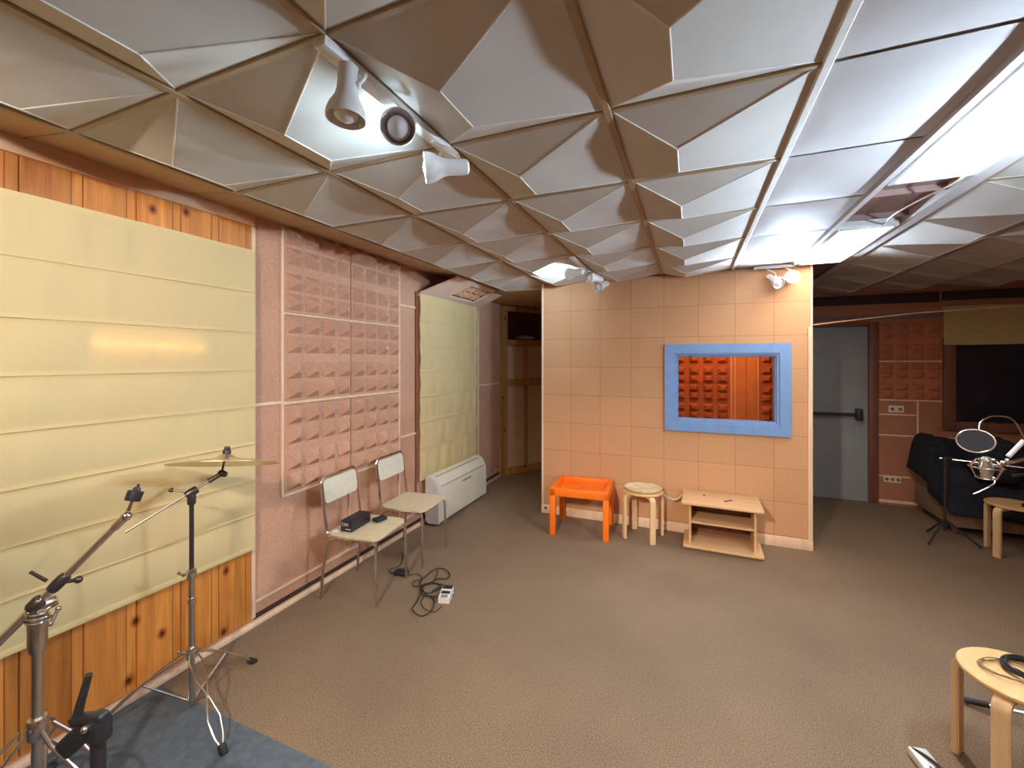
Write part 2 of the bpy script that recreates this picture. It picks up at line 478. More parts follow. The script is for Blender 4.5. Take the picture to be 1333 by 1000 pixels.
# bars of the hanging grid
for i in range(-2, 2):
    y1 = 4.44 if i < -1 else 4.30
    bars.box((gx(i) - .013, YF, CZ - .012), (gx(i) + .013, y1, CZ + .01), 0.003, 1)
for j in range(J0, 7):
    y = gy(j)
    bars.box((gx(-2), y - .011, CZ - .010), (gx(2) if y < 4.3 else BX0, y + .011, CZ + .008), 0.003, 1)
obj('grid_bars', bars, M['grid'], ceil)
b2 = MB()
b2.box((gx(2) - .012, YF, CZ - .014), (gx(2) + .014, 4.30, CZ + .01), 0.003, 1)
obj('white_grid_bar', b2, M['tape'], ceil)
b3 = MB()
for i in range(0, 4): b3.box((1.22 + .604 * i - .012, YF, CZ - .010), (1.22 + .604 * i + .012, YB, CZ + .01), 0.003, 1)
for j in range(J0, 9): b3.box((1.20, gy(j) - .011, CZ - .008), (XR, gy(j) + .011, CZ + .008), 0.003, 1)
obj('far_grid_bars', b3, M['grid'], ceil)
# softly bellied flat panels between the facets and the lamps
fl = MB()
for j in range(J0, 6):
    y0, y1 = gy(j) + .008, min(gy(j + 1), 4.30) - .008
    def ff(u, v, y0=y0, y1=y1):
        s = (math.sin(PI * u) ** .6) * (math.sin(PI * v) ** .6) if 0 < u < 1 and 0 < v < 1 else 0
        return (0.360 + u * 0.425, y0 + v * (y1 - y0), CZ - 0.004 - 0.009 * s)
    fl.grid(10, 10, ff)
obj('flat_panel', fl, M['ceil_flat'], ceil)
obj('flat_backing', MB().box((0.35, YF, CZ + .004), (0.79, 4.30, CZ + .02)), M['tape'], ceil, shade=False)
# closing slab above, and the sloping strip along the left wall
struct('ceiling_slab', MB().box((XL - .1, YF - .1, CZ + .16), (XR + .1, 7.2, CZ + .22)), M['dark'], shade=False)
so = MB()
so.poly([(gx(-2) - .013, YF, CZ), (gx(-2) - .013, 4.44, CZ), (XL - .01, 4.44, 2.475), (XL - .01, YF, 2.475),
         (gx(-2) - .013, YF, CZ + .03), (gx(-2) - .013, 4.44, CZ + .03), (XL - .01, 4.44, 2.505), (XL - .01, YF, 2.505)],
        [(0, 1, 2, 3), (7, 6, 5, 4), (0, 4, 5, 1), (1, 5, 6, 2), (2, 6, 7, 3), (3, 7, 4, 0)])
obj('edge_strip', so, M['soffit'], ceil, shade=False)
st = MB()
for j in range(J0, 7): st.poly([(gx(-2), gy(j) - .002, CZ - .0015), (gx(-2), gy(j) + .002, CZ - .0015), (XL, gy(j) + .002, 2.4735), (XL, gy(j) - .002, 2.4735)], [(0, 1, 2, 3)])
obj('strip_joint', st, M['slot'], ceil, thick=0.002)
nc = MB(); nc.box((XL, 4.45, 2.37), (BX0, 7.2, 2.40)); nc.box((BX0 - .02, 4.30, 2.40), (BX1, 4.32, 2.47))
nc.box((XL, 4.44, 2.37), (BX0, 4.452, 2.50))
obj('niche_ceiling', nc, M['soffit'], ceil, shade=False)
# recess around and between the lamp boxes
rc = MB()
rc.box((0.785, YF, CZ - .03), (0.812, 4.30, CZ + .09)); rc.box((1.135, YF, CZ - .02), (1.205, YB, CZ + .09))
obj('light_channel', rc, M['ceil_flat'], ceil, shade=False)
rp = MB(); rp.box((0.812, YF, CZ + .03), (1.135, YB, CZ + .05))
for (a, b) in ((2.49, 2.505), (2.70, 2.71), (3.10, 3.11)): rp.box((0.812, a, CZ + .0), (1.135, b, CZ + .03))
obj('channel_board', rp, speck('channel_red', (0.26, 0.15, 0.125), 0.08, 6, 0.6), ceil, shade=False)
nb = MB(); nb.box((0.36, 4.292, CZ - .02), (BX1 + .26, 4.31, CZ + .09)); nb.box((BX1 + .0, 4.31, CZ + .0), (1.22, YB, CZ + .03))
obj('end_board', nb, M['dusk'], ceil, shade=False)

# ------------------------------------------------------------------ fluorescent fittings
def fluor(y0, y1, label):
    t = thing('ceiling_light', label, 'ceiling light', (0.975, (y0 + y1) / 2, CZ - .045), 0, 'fluorescent ceiling lights')
    f = MB(); x0, x1 = 0.822, 1.128; z0, z1 = CZ - .030, CZ + .03; b = .022
    f.box((x0, y0, z0), (x0 + b, y1, z1), 0.004); f.box((x1 - b, y0, z0), (x1, y1, z1), 0.004)
    f.box((x0 + b, y0, z0), (x1 - b, y0 + b, z1), 0.004); f.box((x0 + b, y1 - b, z0), (x1 - b, y1, z1), 0.004)
    f.box((x0 + b, y0 + b, z1 - .012), (x1 - b, y1 - b, z1))
    obj('frame', f, M['white'], t, world=True)
    obj('diffuser', MB().box((x0 + b, y0 + b, z0 + .003), (x1 - b, y1 - b, z0 + .011)), M['tube'], t, world=True)
    return t
fluor(1.20, 2.46, 'long glowing fluorescent panel nearer the camera at the right edge of the view')
fluor(3.20, 4.24, 'shorter glowing fluorescent panel near the corner of the booth')
fluor(-1.30, -0.04, 'added fluorescent panel overhead behind the viewer, unseen fill light')  # unseen fitting, added to brighten the room from behind

# ------------------------------------------------------------------ booth
bw = MB(); wx0, wx1, wz0, wz1 = -0.215, 0.775, 0.955, 1.738
T = 0.09
for lo, hi in (((BX0, BY, 0), (wx0, BY + T, 2.47)), ((wx1, BY, 0), (BX1, BY + T, 2.47)), ((wx0, BY, 0), (wx1, BY + T, wz0)), ((wx0, BY, wz1), (wx1, BY + T, 2.47))):
    bw.box(lo, hi)
struct('wall_booth_front', bw, M['board'], shade=False)
struct('wall_booth_left', MB().box((BX0, BY + T, 0), (BX0 + .08, 7.1, 2.47)), M['tan'], shade=False)
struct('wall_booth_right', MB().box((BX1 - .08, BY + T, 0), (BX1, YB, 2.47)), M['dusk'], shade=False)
struct('wall_booth_rear', MB().box((BX0 + .08, 5.62, 0), (BX1 - .08, 5.70, 2.47)), M['mauve'], shade=False)
struct('ceiling_booth', MB().box((BX0 + .08, BY + T, 2.36), (BX1 - .08, 5.62, 2.40)), M['mauve'], shade=False)
trim(MB().box((BX1 - .028, BY - .014, 0.09), (BX1 + .006, BY, 1.88), 0.003, 1))
trim(MB().box((BX1 - .010, BY - .008, 1.88), (BX1 + .006, BY, 2.40), 0.002, 1))
trim(MB().box((BX0 - .006, BY - .010, 0.09), (BX0 + .016, BY, 2.40), 0.003, 1))
struct('baseboard_booth', MB().box((BX0 - .008, BY - .014, 0), (BX1 + .008, BY, 0.088), 0.004), M['trim'])

win = MB(); fw = 0.105; y0 = BY - .03
a, b, c, d = -0.228, 0.785, 0.945, 1.748
ia, ib, ic, idd = a + fw, b - fw, c + fw, d - fw
def ring(mb, o, i, y_out, y_in):
    """mitred picture frame between outer and inner rectangles"""
    O = [(o[0], o[2]), (o[1], o[2]), (o[1], o[3]), (o[0], o[3])]; I = [(i[0], i[2]), (i[1], i[2]), (i[1], i[3]), (i[0], i[3])]
    for k in range(4):
        q = [O[k], O[(k + 1) % 4], I[(k + 1) % 4], I[k]]
        t = [(x, y_out, z) for x, z in q] + [(x, y_in, z) for x, z in q]
        mb.poly(t, [(3, 2, 1, 0), (4, 5, 6, 7), (0, 1, 5, 4), (1, 2, 6, 5), (2, 3, 7, 6), (3, 0, 4, 7)])
ring(win, (a, b, c, d), (ia - .02, ib + .02, ic - .02, idd + .02), y0, BY + .005)
bmesh.ops.recalc_face_normals(win.bm, faces=win.bm.faces)
ring(win, (ia - .022, ib + .022, ic - .022, idd + .022), (ia + .0, ib - .0, ic, idd), y0 + .016, BY + T)
bmesh.ops.recalc_face_normals(win.bm, faces=win.bm.faces)
w1 = struct('window_1', win, M['blue'], shade=False)
wl_ = MB()
ring(wl_, (ia - .004, ib + .004, ic - .004, idd + .004), (ia + .012, ib - .012, ic + .012, idd - .012), y0 + .04, BY + T)
obj('inner_bead', wl_, M['blue'], w1, shade=False)
obj('pane', MB().box((ia + .010, BY + .035, ic + .010), (ib - .010, BY + .041, idd - .010)), M['glass'], w1, shade=False)

def foam_panel(w, h, cols, rows, gap_after=2, cell=0.112, depth=0.050, top=0.22, slab=0.012):
    """square sheet in the YZ plane facing +X with rows of blunt pyramids; origin at its lower corner"""
    mb = MB(); mb.box((0, 0, 0), (slab, w, h), 0.003, 1)
    gy_ = 0.040; n = rows // gap_after
    ph = (h - 0.012 - gy_ * (n - 1)) / rows; pw = w / cols
    cw, chh = min(cell, pw * .80), min(cell, ph * .84)
    for i in range(cols):
        yc = pw * (i + .5)
        for j in range(rows):
            zc = 0.006 + ph * (j + .5) + gy_ * (j // gap_after)
            q = [(slab, yc + sy * cw / 2, zc + sz * chh / 2) for sy, sz in ((-1, -1), (1, -1), (1, 1), (-1, 1))]
            t = [(slab + depth, yc + sy * cw / 2 * top, zc + sz * chh / 2 * top) for sy, sz in ((-1, -1), (1, -1), (1, 1), (-1, 1))]
            mb.poly(q + t, [(4, 5, 6, 7), (0, 1, 5, 4), (1, 2, 6, 5), (2, 3, 7, 6), (3, 0, 4, 7)])
    return mb
def place_panel(mb, mat, label, loc, rotz=0.0, group=None, name='acoustic_panel'):
    o = obj(name, mb, mat); o.location = loc; o.rotation_euler = (0, 0, rotz)
    return tag(o, label, 'acoustic panel', group)

G = 'pyramid foam panels on the left wall'
src = None
for r, (z, zn) in enumerate(((0.733, 'bottom row, just above the chair backs'), (1.331, 'middle row'), (1.913, 'top row, under the ceiling'))):
    for c_, (yy, side) in enumerate(((2.004, 'nearer the big blind'), (2.597, 'nearer the fan coil unit'))):
        lab = 'pink pyramid foam panel, %s, %s' % (zn, side)
        if src is None: src = place_panel(foam_panel(0.586, 0.572, 4, 4), M['foam'], lab, (XL, yy, z), 0, G)
        else:
            o = src.copy(); COL.objects.link(o); o.location = (XL, yy, z); o['label'] = lab
        
# foam and boards inside the booth, seen through its window (facing the camera: rotate +X to -Y)
GB = 'foam panels inside the booth'
YR = 5.62
pb = foam_panel(0.62, 0.66, 4, 6, depth=0.045, top=.42)
o1 = place_panel(pb, M['foam_red'], 'russet pyramid foam panel inside the booth, upper, behind the window', (-0.20, YR, 1.33), -PI / 2, GB)
o2 = o1.copy(); COL.objects.link(o2); o2.location = (-0.20, YR, 0.665); o2['label'] = 'russet pyramid foam panel inside the booth, lower, mostly below the window'
place_panel(foam_panel(0.13, 1.32, 1, 12, depth=0.042, top=.42), M['foam_red'], 'narrow russet foam strip inside the booth beside the dark corner', (0.725, YR, 0.665), -PI / 2, GB)
for x in (0.425, 0.465, 0.700, 0.865):
    if x < 0.84: trim(MB().box((x, YR - .02, 0.3), (x + .014, YR, 2.3), 0.002, 1), M['trim'])
ib_ = MB()
for k in range(2): ib_.box((0.48 + .108 * k, YR - .012, 0.02), (0.585 + .108 * k, YR, 2.34), 0.003, 1)
trim(ib_, M['mauve'])
# lamp inside the booth
t = thing('pendant_bulb', 'warm lamp hanging inside the booth above its window', 'lamp', (0.28, 4.82, 2.36))
obj('cord', MB().tube([(0.28, 4.82, 2.36), (0.28, 4.82, 2.30)], 0.004, 8), M['plastic'], t, world=True)
obj('bulb', MB().ball((0.28, 4.82, 2.26), 0.045), M['warm'], t, world=True)

# ------------------------------------------------------------------ far right wall: door, window, panels
fw_ = MB()
DX0, DX1, DZ = 0.99, 1.842, 1.985
fw_.box((BX1, YB, 0), (DX0, YB + .12, 2.6)); fw_.box((DX1, YB, 0), (2.50, YB + .12, 2.6)); fw_.box((DX0, YB, DZ), (DX1, YB + .12, 2.6))
fw_.box((2.50, YB, 0), (XR + .1, YB + .12, .87)); fw_.box((2.50, YB, 1.84), (XR + .1, YB + .12, 2.6)); fw_.box((3.34, YB, .87), (XR + .1, YB + .12, 1.84))
struct('wall_back', fw_, M['felt_dark'], shade=False)
dm = MB(); dm.box((DX0 + .004, YB + .012, 0.004), (DX1 - .004, YB + .06, DZ - .004), 0.003, 1)
d1 = struct('door_1', dm, M['door'])
obj('push_bar', MB().tube([(1.03, YB - .065, .988), (1.735, YB - .065, .988)], 0.017, 12), M['plastic'], d1)
lk = MB(); lk.box((1.715, YB - .085, .925), (1.768, YB + .012, 1.055), 0.008); lk.box((1.02, YB - .085, .945), (1.06, YB + .012, 1.03), 0.008)
obj('latch_case', lk, M['plastic'], d1)
trim(MB().box((DX1, YB - .022, 0), (DX1 + .085, YB, 2.03), 0.004), M['redwood'])
trim(MB().box((DX0 - .05, YB - .022, DZ), (DX1, YB, 2.03), 0.004), M['redwood'])
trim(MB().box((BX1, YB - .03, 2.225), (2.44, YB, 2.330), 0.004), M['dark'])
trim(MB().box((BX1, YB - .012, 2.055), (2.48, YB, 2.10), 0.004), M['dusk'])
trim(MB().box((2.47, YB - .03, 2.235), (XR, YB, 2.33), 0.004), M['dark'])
def hs(x0, x1, z, w=0.014): trim(MB().box((x0, YB - .012, z - w / 2), (x1, YB, z + w / 2), 0.002, 1))
def vs(x, z0, z1, w=0.014): trim(MB().box((x - w / 2, YB - .012, z0), (x + w / 2, YB, z1), 0.002, 1))
hs(1.93, 2.47, 1.588); hs(1.93, 2.47, 1.160); hs(1.93, 2.262, 1.000); hs(1.93, 2.80, 0.770); hs(1.93, 2.20, 0.318); hs(1.93, 2.6, 0.04, .03)
vs(2.268, 0.777, 1.153); vs(2.41, 0.30, 0.763)
GR = 'pyramid foam panels beside the grey door'
pr = foam_panel(0.534, 0.41, 4, 4, depth=0.036, top=.35)
p1 = place_panel(pr, M['foam_red'], 'dark russet pyramid foam panel right of the grey door, lower of two', (1.933, YB, 1.168), -PI / 2, GR)
p2 = p1.copy(); COL.objects.link(p2); p2.location = (1.933, YB, 1.60); p2['label'] = 'dark russet pyramid foam panel right of the grey door, upper of two'
# window in the far wall
wf = MB(); wf.box((2.475, YB - .03, .855), (2.575, YB + .04, 1.84), 0.004); wf.box((2.575, YB - .03, .855), (3.34, YB + .04, .955), 0.004)
wf.box((2.575, YB - .03, 1.80), (3.34, YB + .04, 1.84), 0.004); wf.box((3.28, YB - .03, .955), (3.36, YB + .04, 1.80), 0.004)
w2 = struct('window_2', wf, M['redwood'])
obj('pane', MB().box((2.575, YB + .015, .955), (3.28, YB + .022, 1.80)), M['darkglass'], w2, shade=False)
struct('wall_outside_night', MB().box((2.4, YB + .5, .6), (3.4, YB + .52, 2.0)), M['dark'], shade=False)
def socket(loc, w, h, ax, label, n=2):
    t = thing('wall_socket', label, 'socket', loc)
    if ax == 'Y':
        obj('plate', MB().box((-w / 2, -.010, -h / 2), (w / 2, 0.0, h / 2), 0.004), M['plate'], t)
        for k in range(n):
            x = (k - (n - 1) / 2) * w / n
            m = MB(); m.lathe([(0.0, 0), (min(.018, w / n * .36), 0), (min(.018, w / n * .36), .002), (0, .002)], 20, Matrix.Translation((x, -.012, 0)) @ Matrix.Rotation(PI / 2, 4, 'X'))
            obj('outlet', m, M['slot'], t)
    return t
socket((2.078, YB - .012, 1.063), 0.135, 0.075, 'Y', 'white double socket plate below the foam panels beside the grey door')
socket((2.05, YB, 0.285), 0.15, 0.07, 'Y', 'white triple socket plate low on the wall beside the dark sofa', 3)
socket((BX0 + .045, BY - .014, 0.06), 0.07, 0.07, 'Y', 'pale socket at the foot of the booth left of the orange table', 1)
socket((-0.245, BY - .014, 0.05), 0.07, 0.07, 'Y', 'pale socket on the booth baseboard behind the round stool', 1)

# ------------------------------------------------------------------ blinds
def blind(y0, y1, x, zt, zb, seams_z, wr, seed, mat, axis='Y', sy=150, sz=150):
    """fabric sheet with sewn battens; seams_z are batten heights at the sheet's near end"""
    mb = MB(); S0 = [zt] + seams_z + [zb]
    def f(u, v):
        z = zt + (zb - zt) * v
        y = y0 + (y1 - y0) * u
        # slack between battens
        k = max(i for i in range(len(S0)) if S0[i] >= z - 1e-9) if z <= zt else 0
        k = min(k, len(S0) - 2)
        t = (S0[k] - z) / max(1e-6, S0[k] - S0[k + 1])
        slack = math.sin(PI * min(1, max(0, t)))
        n1 = noise.noise((y * 9 + seed, z * 1.6 + k * 7.7, seed)) ; n2 = noise.noise((y * 26 + seed, z * 2.2 + k * 3.1, seed * 2))
        off = slack * (0.010 + wr * (n1 * 1.0 + n2 * .35)) + 0.004 * noise.noise((y * 3, z * 2, seed))
        if t < .05 or t > .97: off += 0.005
        dz = 0.008 * noise.noise((y * 2.5, seed, k * 1.3))
        return (x + off, y, z + dz) if axis == 'Y' else (y, x - off, z + dz)
    return mb.grid(sy, sz, f)
sz1 = [2.0, 1.765, 1.54, 1.326, 1.107, .89, .69]
t = thing('roman_blind', 'wide pale yellow roman blind over pine boards on the left wall', 'blind', (XL, 0.3, 2.25), 0, 'yellow roman blinds')
obj('fabric', blind(-1.0, 1.768, XL + .045, 2.25, .482, sz1, 0.010, 3.3, M['blind'], sy=260, sz=190), M['blind'], t, world=True)
obj('headrail', MB().box((XL + .014, -1.0, 2.225), (XL + .042, 1.768, 2.25), 0.003), M['trim'], t, world=True)
battens = MB()
for z in sz1: battens.tube([(XL + .054, -1.0, z), (XL + .054, 1.768, z)], 0.0035, 6)
obj('seam', battens, M['blind'], t, world=True)
obj('bottom_hem', MB().box((XL + .042, -1.0, .478), (XL + .053, 1.769, .505), 0.003), M['blind'], t, world=True)
tg = thing('blind_leak_glow', 'thin added strip glowing as light leaking through the wide yellow blind', 'light', (XL + .02, 1.25, 1.672))
obj('tube', MB().tube([(XL + .033, 1.02, 1.676), (XL + .033, 1.48, 1.668)], 0.005, 8), M['leak'], tg, world=True)  # added emitter behind the cloth, stands in for light leaking through it
sz2 = [1.98, 1.735, 1.49, 1.245, 1.0, .75]
t = thing('roman_blind', 'narrower pale yellow roman blind above the white fan coil unit', 'blind', (XL, 4.07, 2.25), 0, 'yellow roman blinds')
obj('fabric', blind(3.462, 4.63, XL + .040, 2.245, .44, sz2, 0.017, 8.1, M['blind'], sy=180, sz=170), M['blind'], t, world=True)
battens = MB()
for z in sz2: battens.tube([(XL + .049, 3.462, z), (XL + .049, 4.63, z)], 0.003, 6)
obj('seam', battens, M['blind'], t, world=True)
obj('headrail', MB().box((XL + .004, 3.462, 2.22), (XL + .034, 4.63, 2.245), 0.003), M['trim'], t, world=True)
trim(MB().box((XL, 3.44, .3), (XL + .012, 3.458, 2.26)), M['redwood'])
trim(MB().box((XL, 4.640, .1), (XL + .010, 4.735, 2.24)), M['tan'])
t = thing('roman_blind', 'raised tan roman blind bunched above the dark far window', 'blind', (2.9, YB, 2.16))
obj('fabric', blind(2.465, 3.38, YB - .04, 2.17, 1.765, [2.03, 1.90], 0.006, 5.2, M['blind_dim'], axis='X', sy=60, sz=50), M['blind_dim'], t, world=True)
obj('headrail', MB().box((2.465, YB - .034, 2.135), (3.38, YB - .001, 2.165), 0.003), M['trim'], t, world=True)

# slanted acoustic board above the second blind
t = thing('slanted_panel', 'pale slanted board with foam pyramids between the second blind and the ceiling', 'acoustic panel', (XL, 4.08, 2.25))
P0, P1_ = Vector((XL + .03, 3.47, 2.255)), Vector((XL + .03, 4.72, 2.255)); Q0, Q1 = Vector((-2.06, 3.60, 2.405)), Vector((-2.05, 4.68, 2.405))
def qd(u, v, lift=0.0):
    p = P0.lerp(P1_, u).lerp(Q0.lerp(Q1, u), v)
    nrm = (P1_ - P0).cross(Q0 - P0).normalized()
    if nrm.z > 0: nrm = -nrm
    return p + nrm * lift
sb = MB()
def qslab(u0, u1, v0, v1):
    c = [(u0, v0), (u1, v0), (u1, v1), (u0, v1)]
    pts = [qd(*p, 0.0) for p in c] + [qd(*p, 0.02) for p in c]
    sb.poly(pts, [(4, 5, 6, 7), (3, 2, 1, 0), (0, 1, 5, 4), (1, 2, 6, 5), (2, 3, 7, 6), (3, 0, 4, 7)])
qslab(0, .33, 0, 1); qslab(.79, 1, 0, 1); qslab(.33, .79, 0, .2); qslab(.33, .79, .86, 1)
bmesh.ops.recalc_face_normals(sb.bm, faces=sb.bm.faces)
obj('board', sb, speck('pale_pink_board', (0.82, 0.62, 0.52), 0.04, 6, 0.7), t, world=True, shade=False)
fm = MB()
c = [(.33, .2), (.79, .2), (.79, .86), (.33, .86)]
fm.poly([qd(*p, -.020) for p in c], [(0, 1, 2, 3)])
for i in range(4):
    for j in range(2):
        u0, u1 = .335 + .1135 * i, .335 + .1135 * (i + 1) - .008; v0, v1 = .22 + .32 * j, .22 + .32 * (j + 1) - .03
        um, vm = (u0 + u1) / 2, (v0 + v1) / 2
        q = [qd(a_, b_, -.0195) for a_, b_ in ((u0, v0), (u1, v0), (u1, v1), (u0, v1))]
        k = [qd(um + s_ * .022, vm + r_ * .07, .016) for s_, r_ in ((-1, -1), (1, -1), (1, 1), (-1, 1))]
        fm.poly(q + k, [(4, 5, 6, 7), (0, 1, 5, 4), (1, 2, 6, 5), (2, 3, 7, 6), (3, 0, 4, 7)])
bmesh.ops.recalc_face_normals(fm.bm, faces=fm.bm.faces)
obj('foam', fm, M['tan'], t, world=True, shade=False)

# ------------------------------------------------------------------ cupboard wall in the corner niche (angled)
ang = math.atan2(0.635, 0.416)                       # runs away from the left wall
t = thing('corner_cupboard', 'knotty pine cupboard with pale panels in the corner niche beside the booth', 'cupboard', (-2.435, 5.43, 0), ang)
L = 1.45
fr = MB(); H1 = 2.36
def fb(x0, x1, z0, z1, d=0.05): fr.box((x0, -.012, z0), (x1, d, z1), 0.004, 1)
fb(0, .07, 0, H1); fb(.07, .115, 0, H1); fb(.115, L, 0.0, .09); fb(.115, L, 1.235, 1.335); fb(.115, L, 1.80, 1.89)
fb(.41, .455, .09, 1.235); fb(.41, .455, 1.335, 1.80); fb(.82, .90, .09, 1.235); fb(.82, .90, 1.335, 1.80); fb(L - .06, L, 0, H1); fb(.115, L, 2.29, H1)
obj('frame', fr, M['pinelt'], t)
for (x0, x1) in ((.115, .41), (.455, .82), (.90, L - .06)):
    for (z0, z1) in ((.09, 1.235), (1.335, 1.80)):
        obj('door', MB().box((x0, .012, z0), (x1, .035, z1), 0.003, 1), M['pale_panel'], t)
sh = MB(); sh.box((.115, .05, 1.86), (L, .45, 1.89)); sh.box((.115, .43, 1.89), (L, .45, H1)); sh.box((.115, .05, 1.89), (.125, .43, H1))
obj('shelf', sh, M['redwood'], t)
struct('wall_niche', MB().box((XL - .1, 7.08, 0), (BX0 + .1, 7.2, 2.5)), M['felt'], shade=False)
m = MB(); m.lathe([(0, .0), (.08, .0), (.14, .022), (.165, .030), (.165, .034), (.12, .058), (.05, .075), (0, .080)], 32)
dsh = obj('dish', m, speck('polished_tin', (.82, .82, .84), .05, 20, .35, metal=.4)); dsh.location = (-2.435 + math.cos(ang) * .50 - math.sin(ang) * .125, 5.43 + math.sin(ang) * .50 + math.cos(ang) * .125, 1.891)
tag(dsh, 'shiny silver dish on the open top shelf of the corner cupboard', 'dish')
trim(MB().box((XL, 5.40, 0), (XL + .03, 5.425, 2.3), 0.003, 1), M['pinelt'])

# ------------------------------------------------------------------ fan coil unit
t = thing('fan_coil_unit', 'ivory floor-standing fan coil unit under the second yellow blind', 'heater', (-2.33, 4.05, 0))
def fcprof(x0, x1, z0, z1):
    pr = [(x0, z0 + .03), (x0 + .03, z0), (x1 - .03, z0), (x1 - .006, z0 + .006), (x1, z0 + .03), (x1 - .004, z1 - .17)]
    for k in range(10):
        a_ = k / 9 * math.radians(80); pr.append((x1 - .135 + .131 * math.cos(a_), z1 - .152 + .150 * math.sin(a_)))
    pr += [(x0 + .02, z1), (x0, z1 - .02)]
    return pr
FX0, FX1, FZ0, FZ1 = XL + .062, -2.235, 0.022, 0.475
obj('casing', MB().prism(fcprof(FX0, FX1, FZ0, FZ1), 3.575, 4.545), M['ivory'], t, world=True)
for ya, yb in ((3.53, 3.575), (4.545, 4.57)): obj('end_cap', MB().prism(fcprof(FX0 - .002, FX1 + .004, FZ0, FZ1 + .004), ya, yb), M['ivory_end'], t, world=True)
gr = MB()
for a_ in (18, 62):
    r_ = math.radians(a_); p = (FX1 - .135 + .1325 * math.cos(r_), FZ1 - .152 + .1515 * math.sin(r_))
    gr.tube([(p[0], 3.60, p[1]), (p[0], 4.52, p[1])], 0.0035, 6)
obj('grille_slot', gr, M['slot'], t, world=True)
obj('handle_slot', MB().box((FX1 - .004, 4.02, .315), (FX1 + .001, 4.20, .325)), M['slot'], t, world=True)
obj('foot', MB().box((FX0 + .02, 3.56, 0.0), (FX1 - .035, 4.54, .024)), M['slot'], t, world=True)

# ------------------------------------------------------------------ spot lamps
def fill_beam(parent, pos, d, watts, cone, color, radius=.03):  # fill light set in an unlit head of the added bar
    l = bpy.data.lights.new('beam', 'SPOT'); l.energy = watts; l.spot_size = math.radians(cone); l.spot_blend = .8; l.color = color; l.shadow_soft_size = radius
    o = bpy.data.objects.new('beam', l); COL.objects.link(o); o.parent = parent
    p = W(parent).inverted() @ (Vector(pos) + Vector(d).normalized() * .07)
    o.location = p; o.rotation_euler = Vector(d).to_track_quat('-Z', 'Y').to_euler()
def spot_head(parent, pos, d, anchor, lit=None, size=1.0):
    """lamp head with its mouth at pos + d; anchor = where its bent arm meets the bar"""
    s = size; mt = aim(pos, d)
    prof_o = [(0.0, -.090), (.016, -.090), (.024, -.084), (.026, -.074), (.0265, -.020), (.031, .0), (.044, .024), (.050, .044), (.0505, .058),
              (.0485, .058), (.046, .044), (.039, .022), (.026, .0), (.022, -.02), (0, -.025)]
    h = obj('lamp_shade', MB().lathe([(r * s, z * s) for r, z in prof_o], 32, mt, cap=False), M['white'], parent, world=True)
    b = MB(); b.lathe([(0, -.02), (.012, -.018), (.015, .0), (.028, .014), (.034, .033), (.029, .051), (.015, .061), (0, .064)], 24, mt)
    obj('bulb', b, lit or M['bulb_off'], h, world=True)
    side = Vector(d).cross(Vector(anchor) - Vector(pos))
    a0 = Vector(anchor); a2 = Vector(pos) + (mt.to_3x3() @ Vector((0, 0, -.035 * s)))
    out = (a2 - a0); sd = Vector((.92, .38, 0)); mid = a0 + out * .45 + sd * .050
    end = a2 + sd * .027
    ar = MB().tube(smooth([a0, a0 + Vector((.012, .006, -.012)), mid, end], 6), 0.0055, 8); ar.ball(end, 0.009, 10); ar.ball(a0, .010, 10)
    obj('arm', ar, M['white'], parent, world=True)

t = thing('spotlight_bar', 'white three-lamp spotlight bar on the ceiling nearest the camera', 'spotlight', (-0.85, 1.12, CZ - .012), 0, 'ceiling spotlight bars')
b = MB(); b.box((-.874, .800, CZ - .040), (-.832, 1.470, CZ - .012), 0.007); b.lathe([(0, -.012), (.03, -.012), (.038, 0), (0, 0)], 24, Matrix.Translation((-.853, 1.42, CZ - .038)))
obj('rail', b, M['white'], t, world=True)
spot_head(t, (-.838, .880, 2.292), (-.02, -.05, -1), (-.850, .885, CZ - .040))
spot_head(t, (-.800, 1.055, 2.285), (.45, -.78, -.30), (-.851, 1.10, CZ - .040))
spot_head(t, (-.772, 1.245, 2.248), (-.85, -.55, -.10), (-.850, 1.30, CZ - .040), M['cool'])

t = thing('spotlight_bar', 'white spotlight bar on the ceiling above the left end of the booth wall', 'spotlight', (-0.85, 3.75, CZ - .012), 0, 'ceiling spotlight bars')
b = MB(); b.box((-.872, 3.24, CZ - .036), (-.832, 4.10, CZ - .012), 0.006); obj('rail', b, M['white'], t, world=True)
spot_head(t, (-.90, 3.50, 2.325), (-1, .30, .0), (-.851, 3.52, CZ - .036), M['cool_far'])
spot_head(t, (-.78, 3.74, 2.315), (-.55, -.7, .05), (-.851, 3.72, CZ - .036))
spot_head(t, (-.76, 3.98, 2.285), (-.45, -.80, -.4), (-.851, 3.98, CZ - .036))

t = thing('spotlight_bar', 'spotlight with a glaring bulb at the top right corner of the booth wall', 'spotlight', (0.72, 4.2, CZ - .012), 0, 'ceiling spotlight bars')
b = MB(); b.box((.50, 4.225, CZ - .036), (.80, 4.265, CZ - .012), 0.006); obj('rail', b, M['white'], t, world=True)
spot_head(t, (.775, 4.205, 2.285), (-.10, -1, .02), (.74, 4.24, CZ - .036), M['cool_hi'])
spot_head(t, (.65, 4.19, 2.27), (.45, -.75, -.55), (.60, 4.24, CZ - .036))

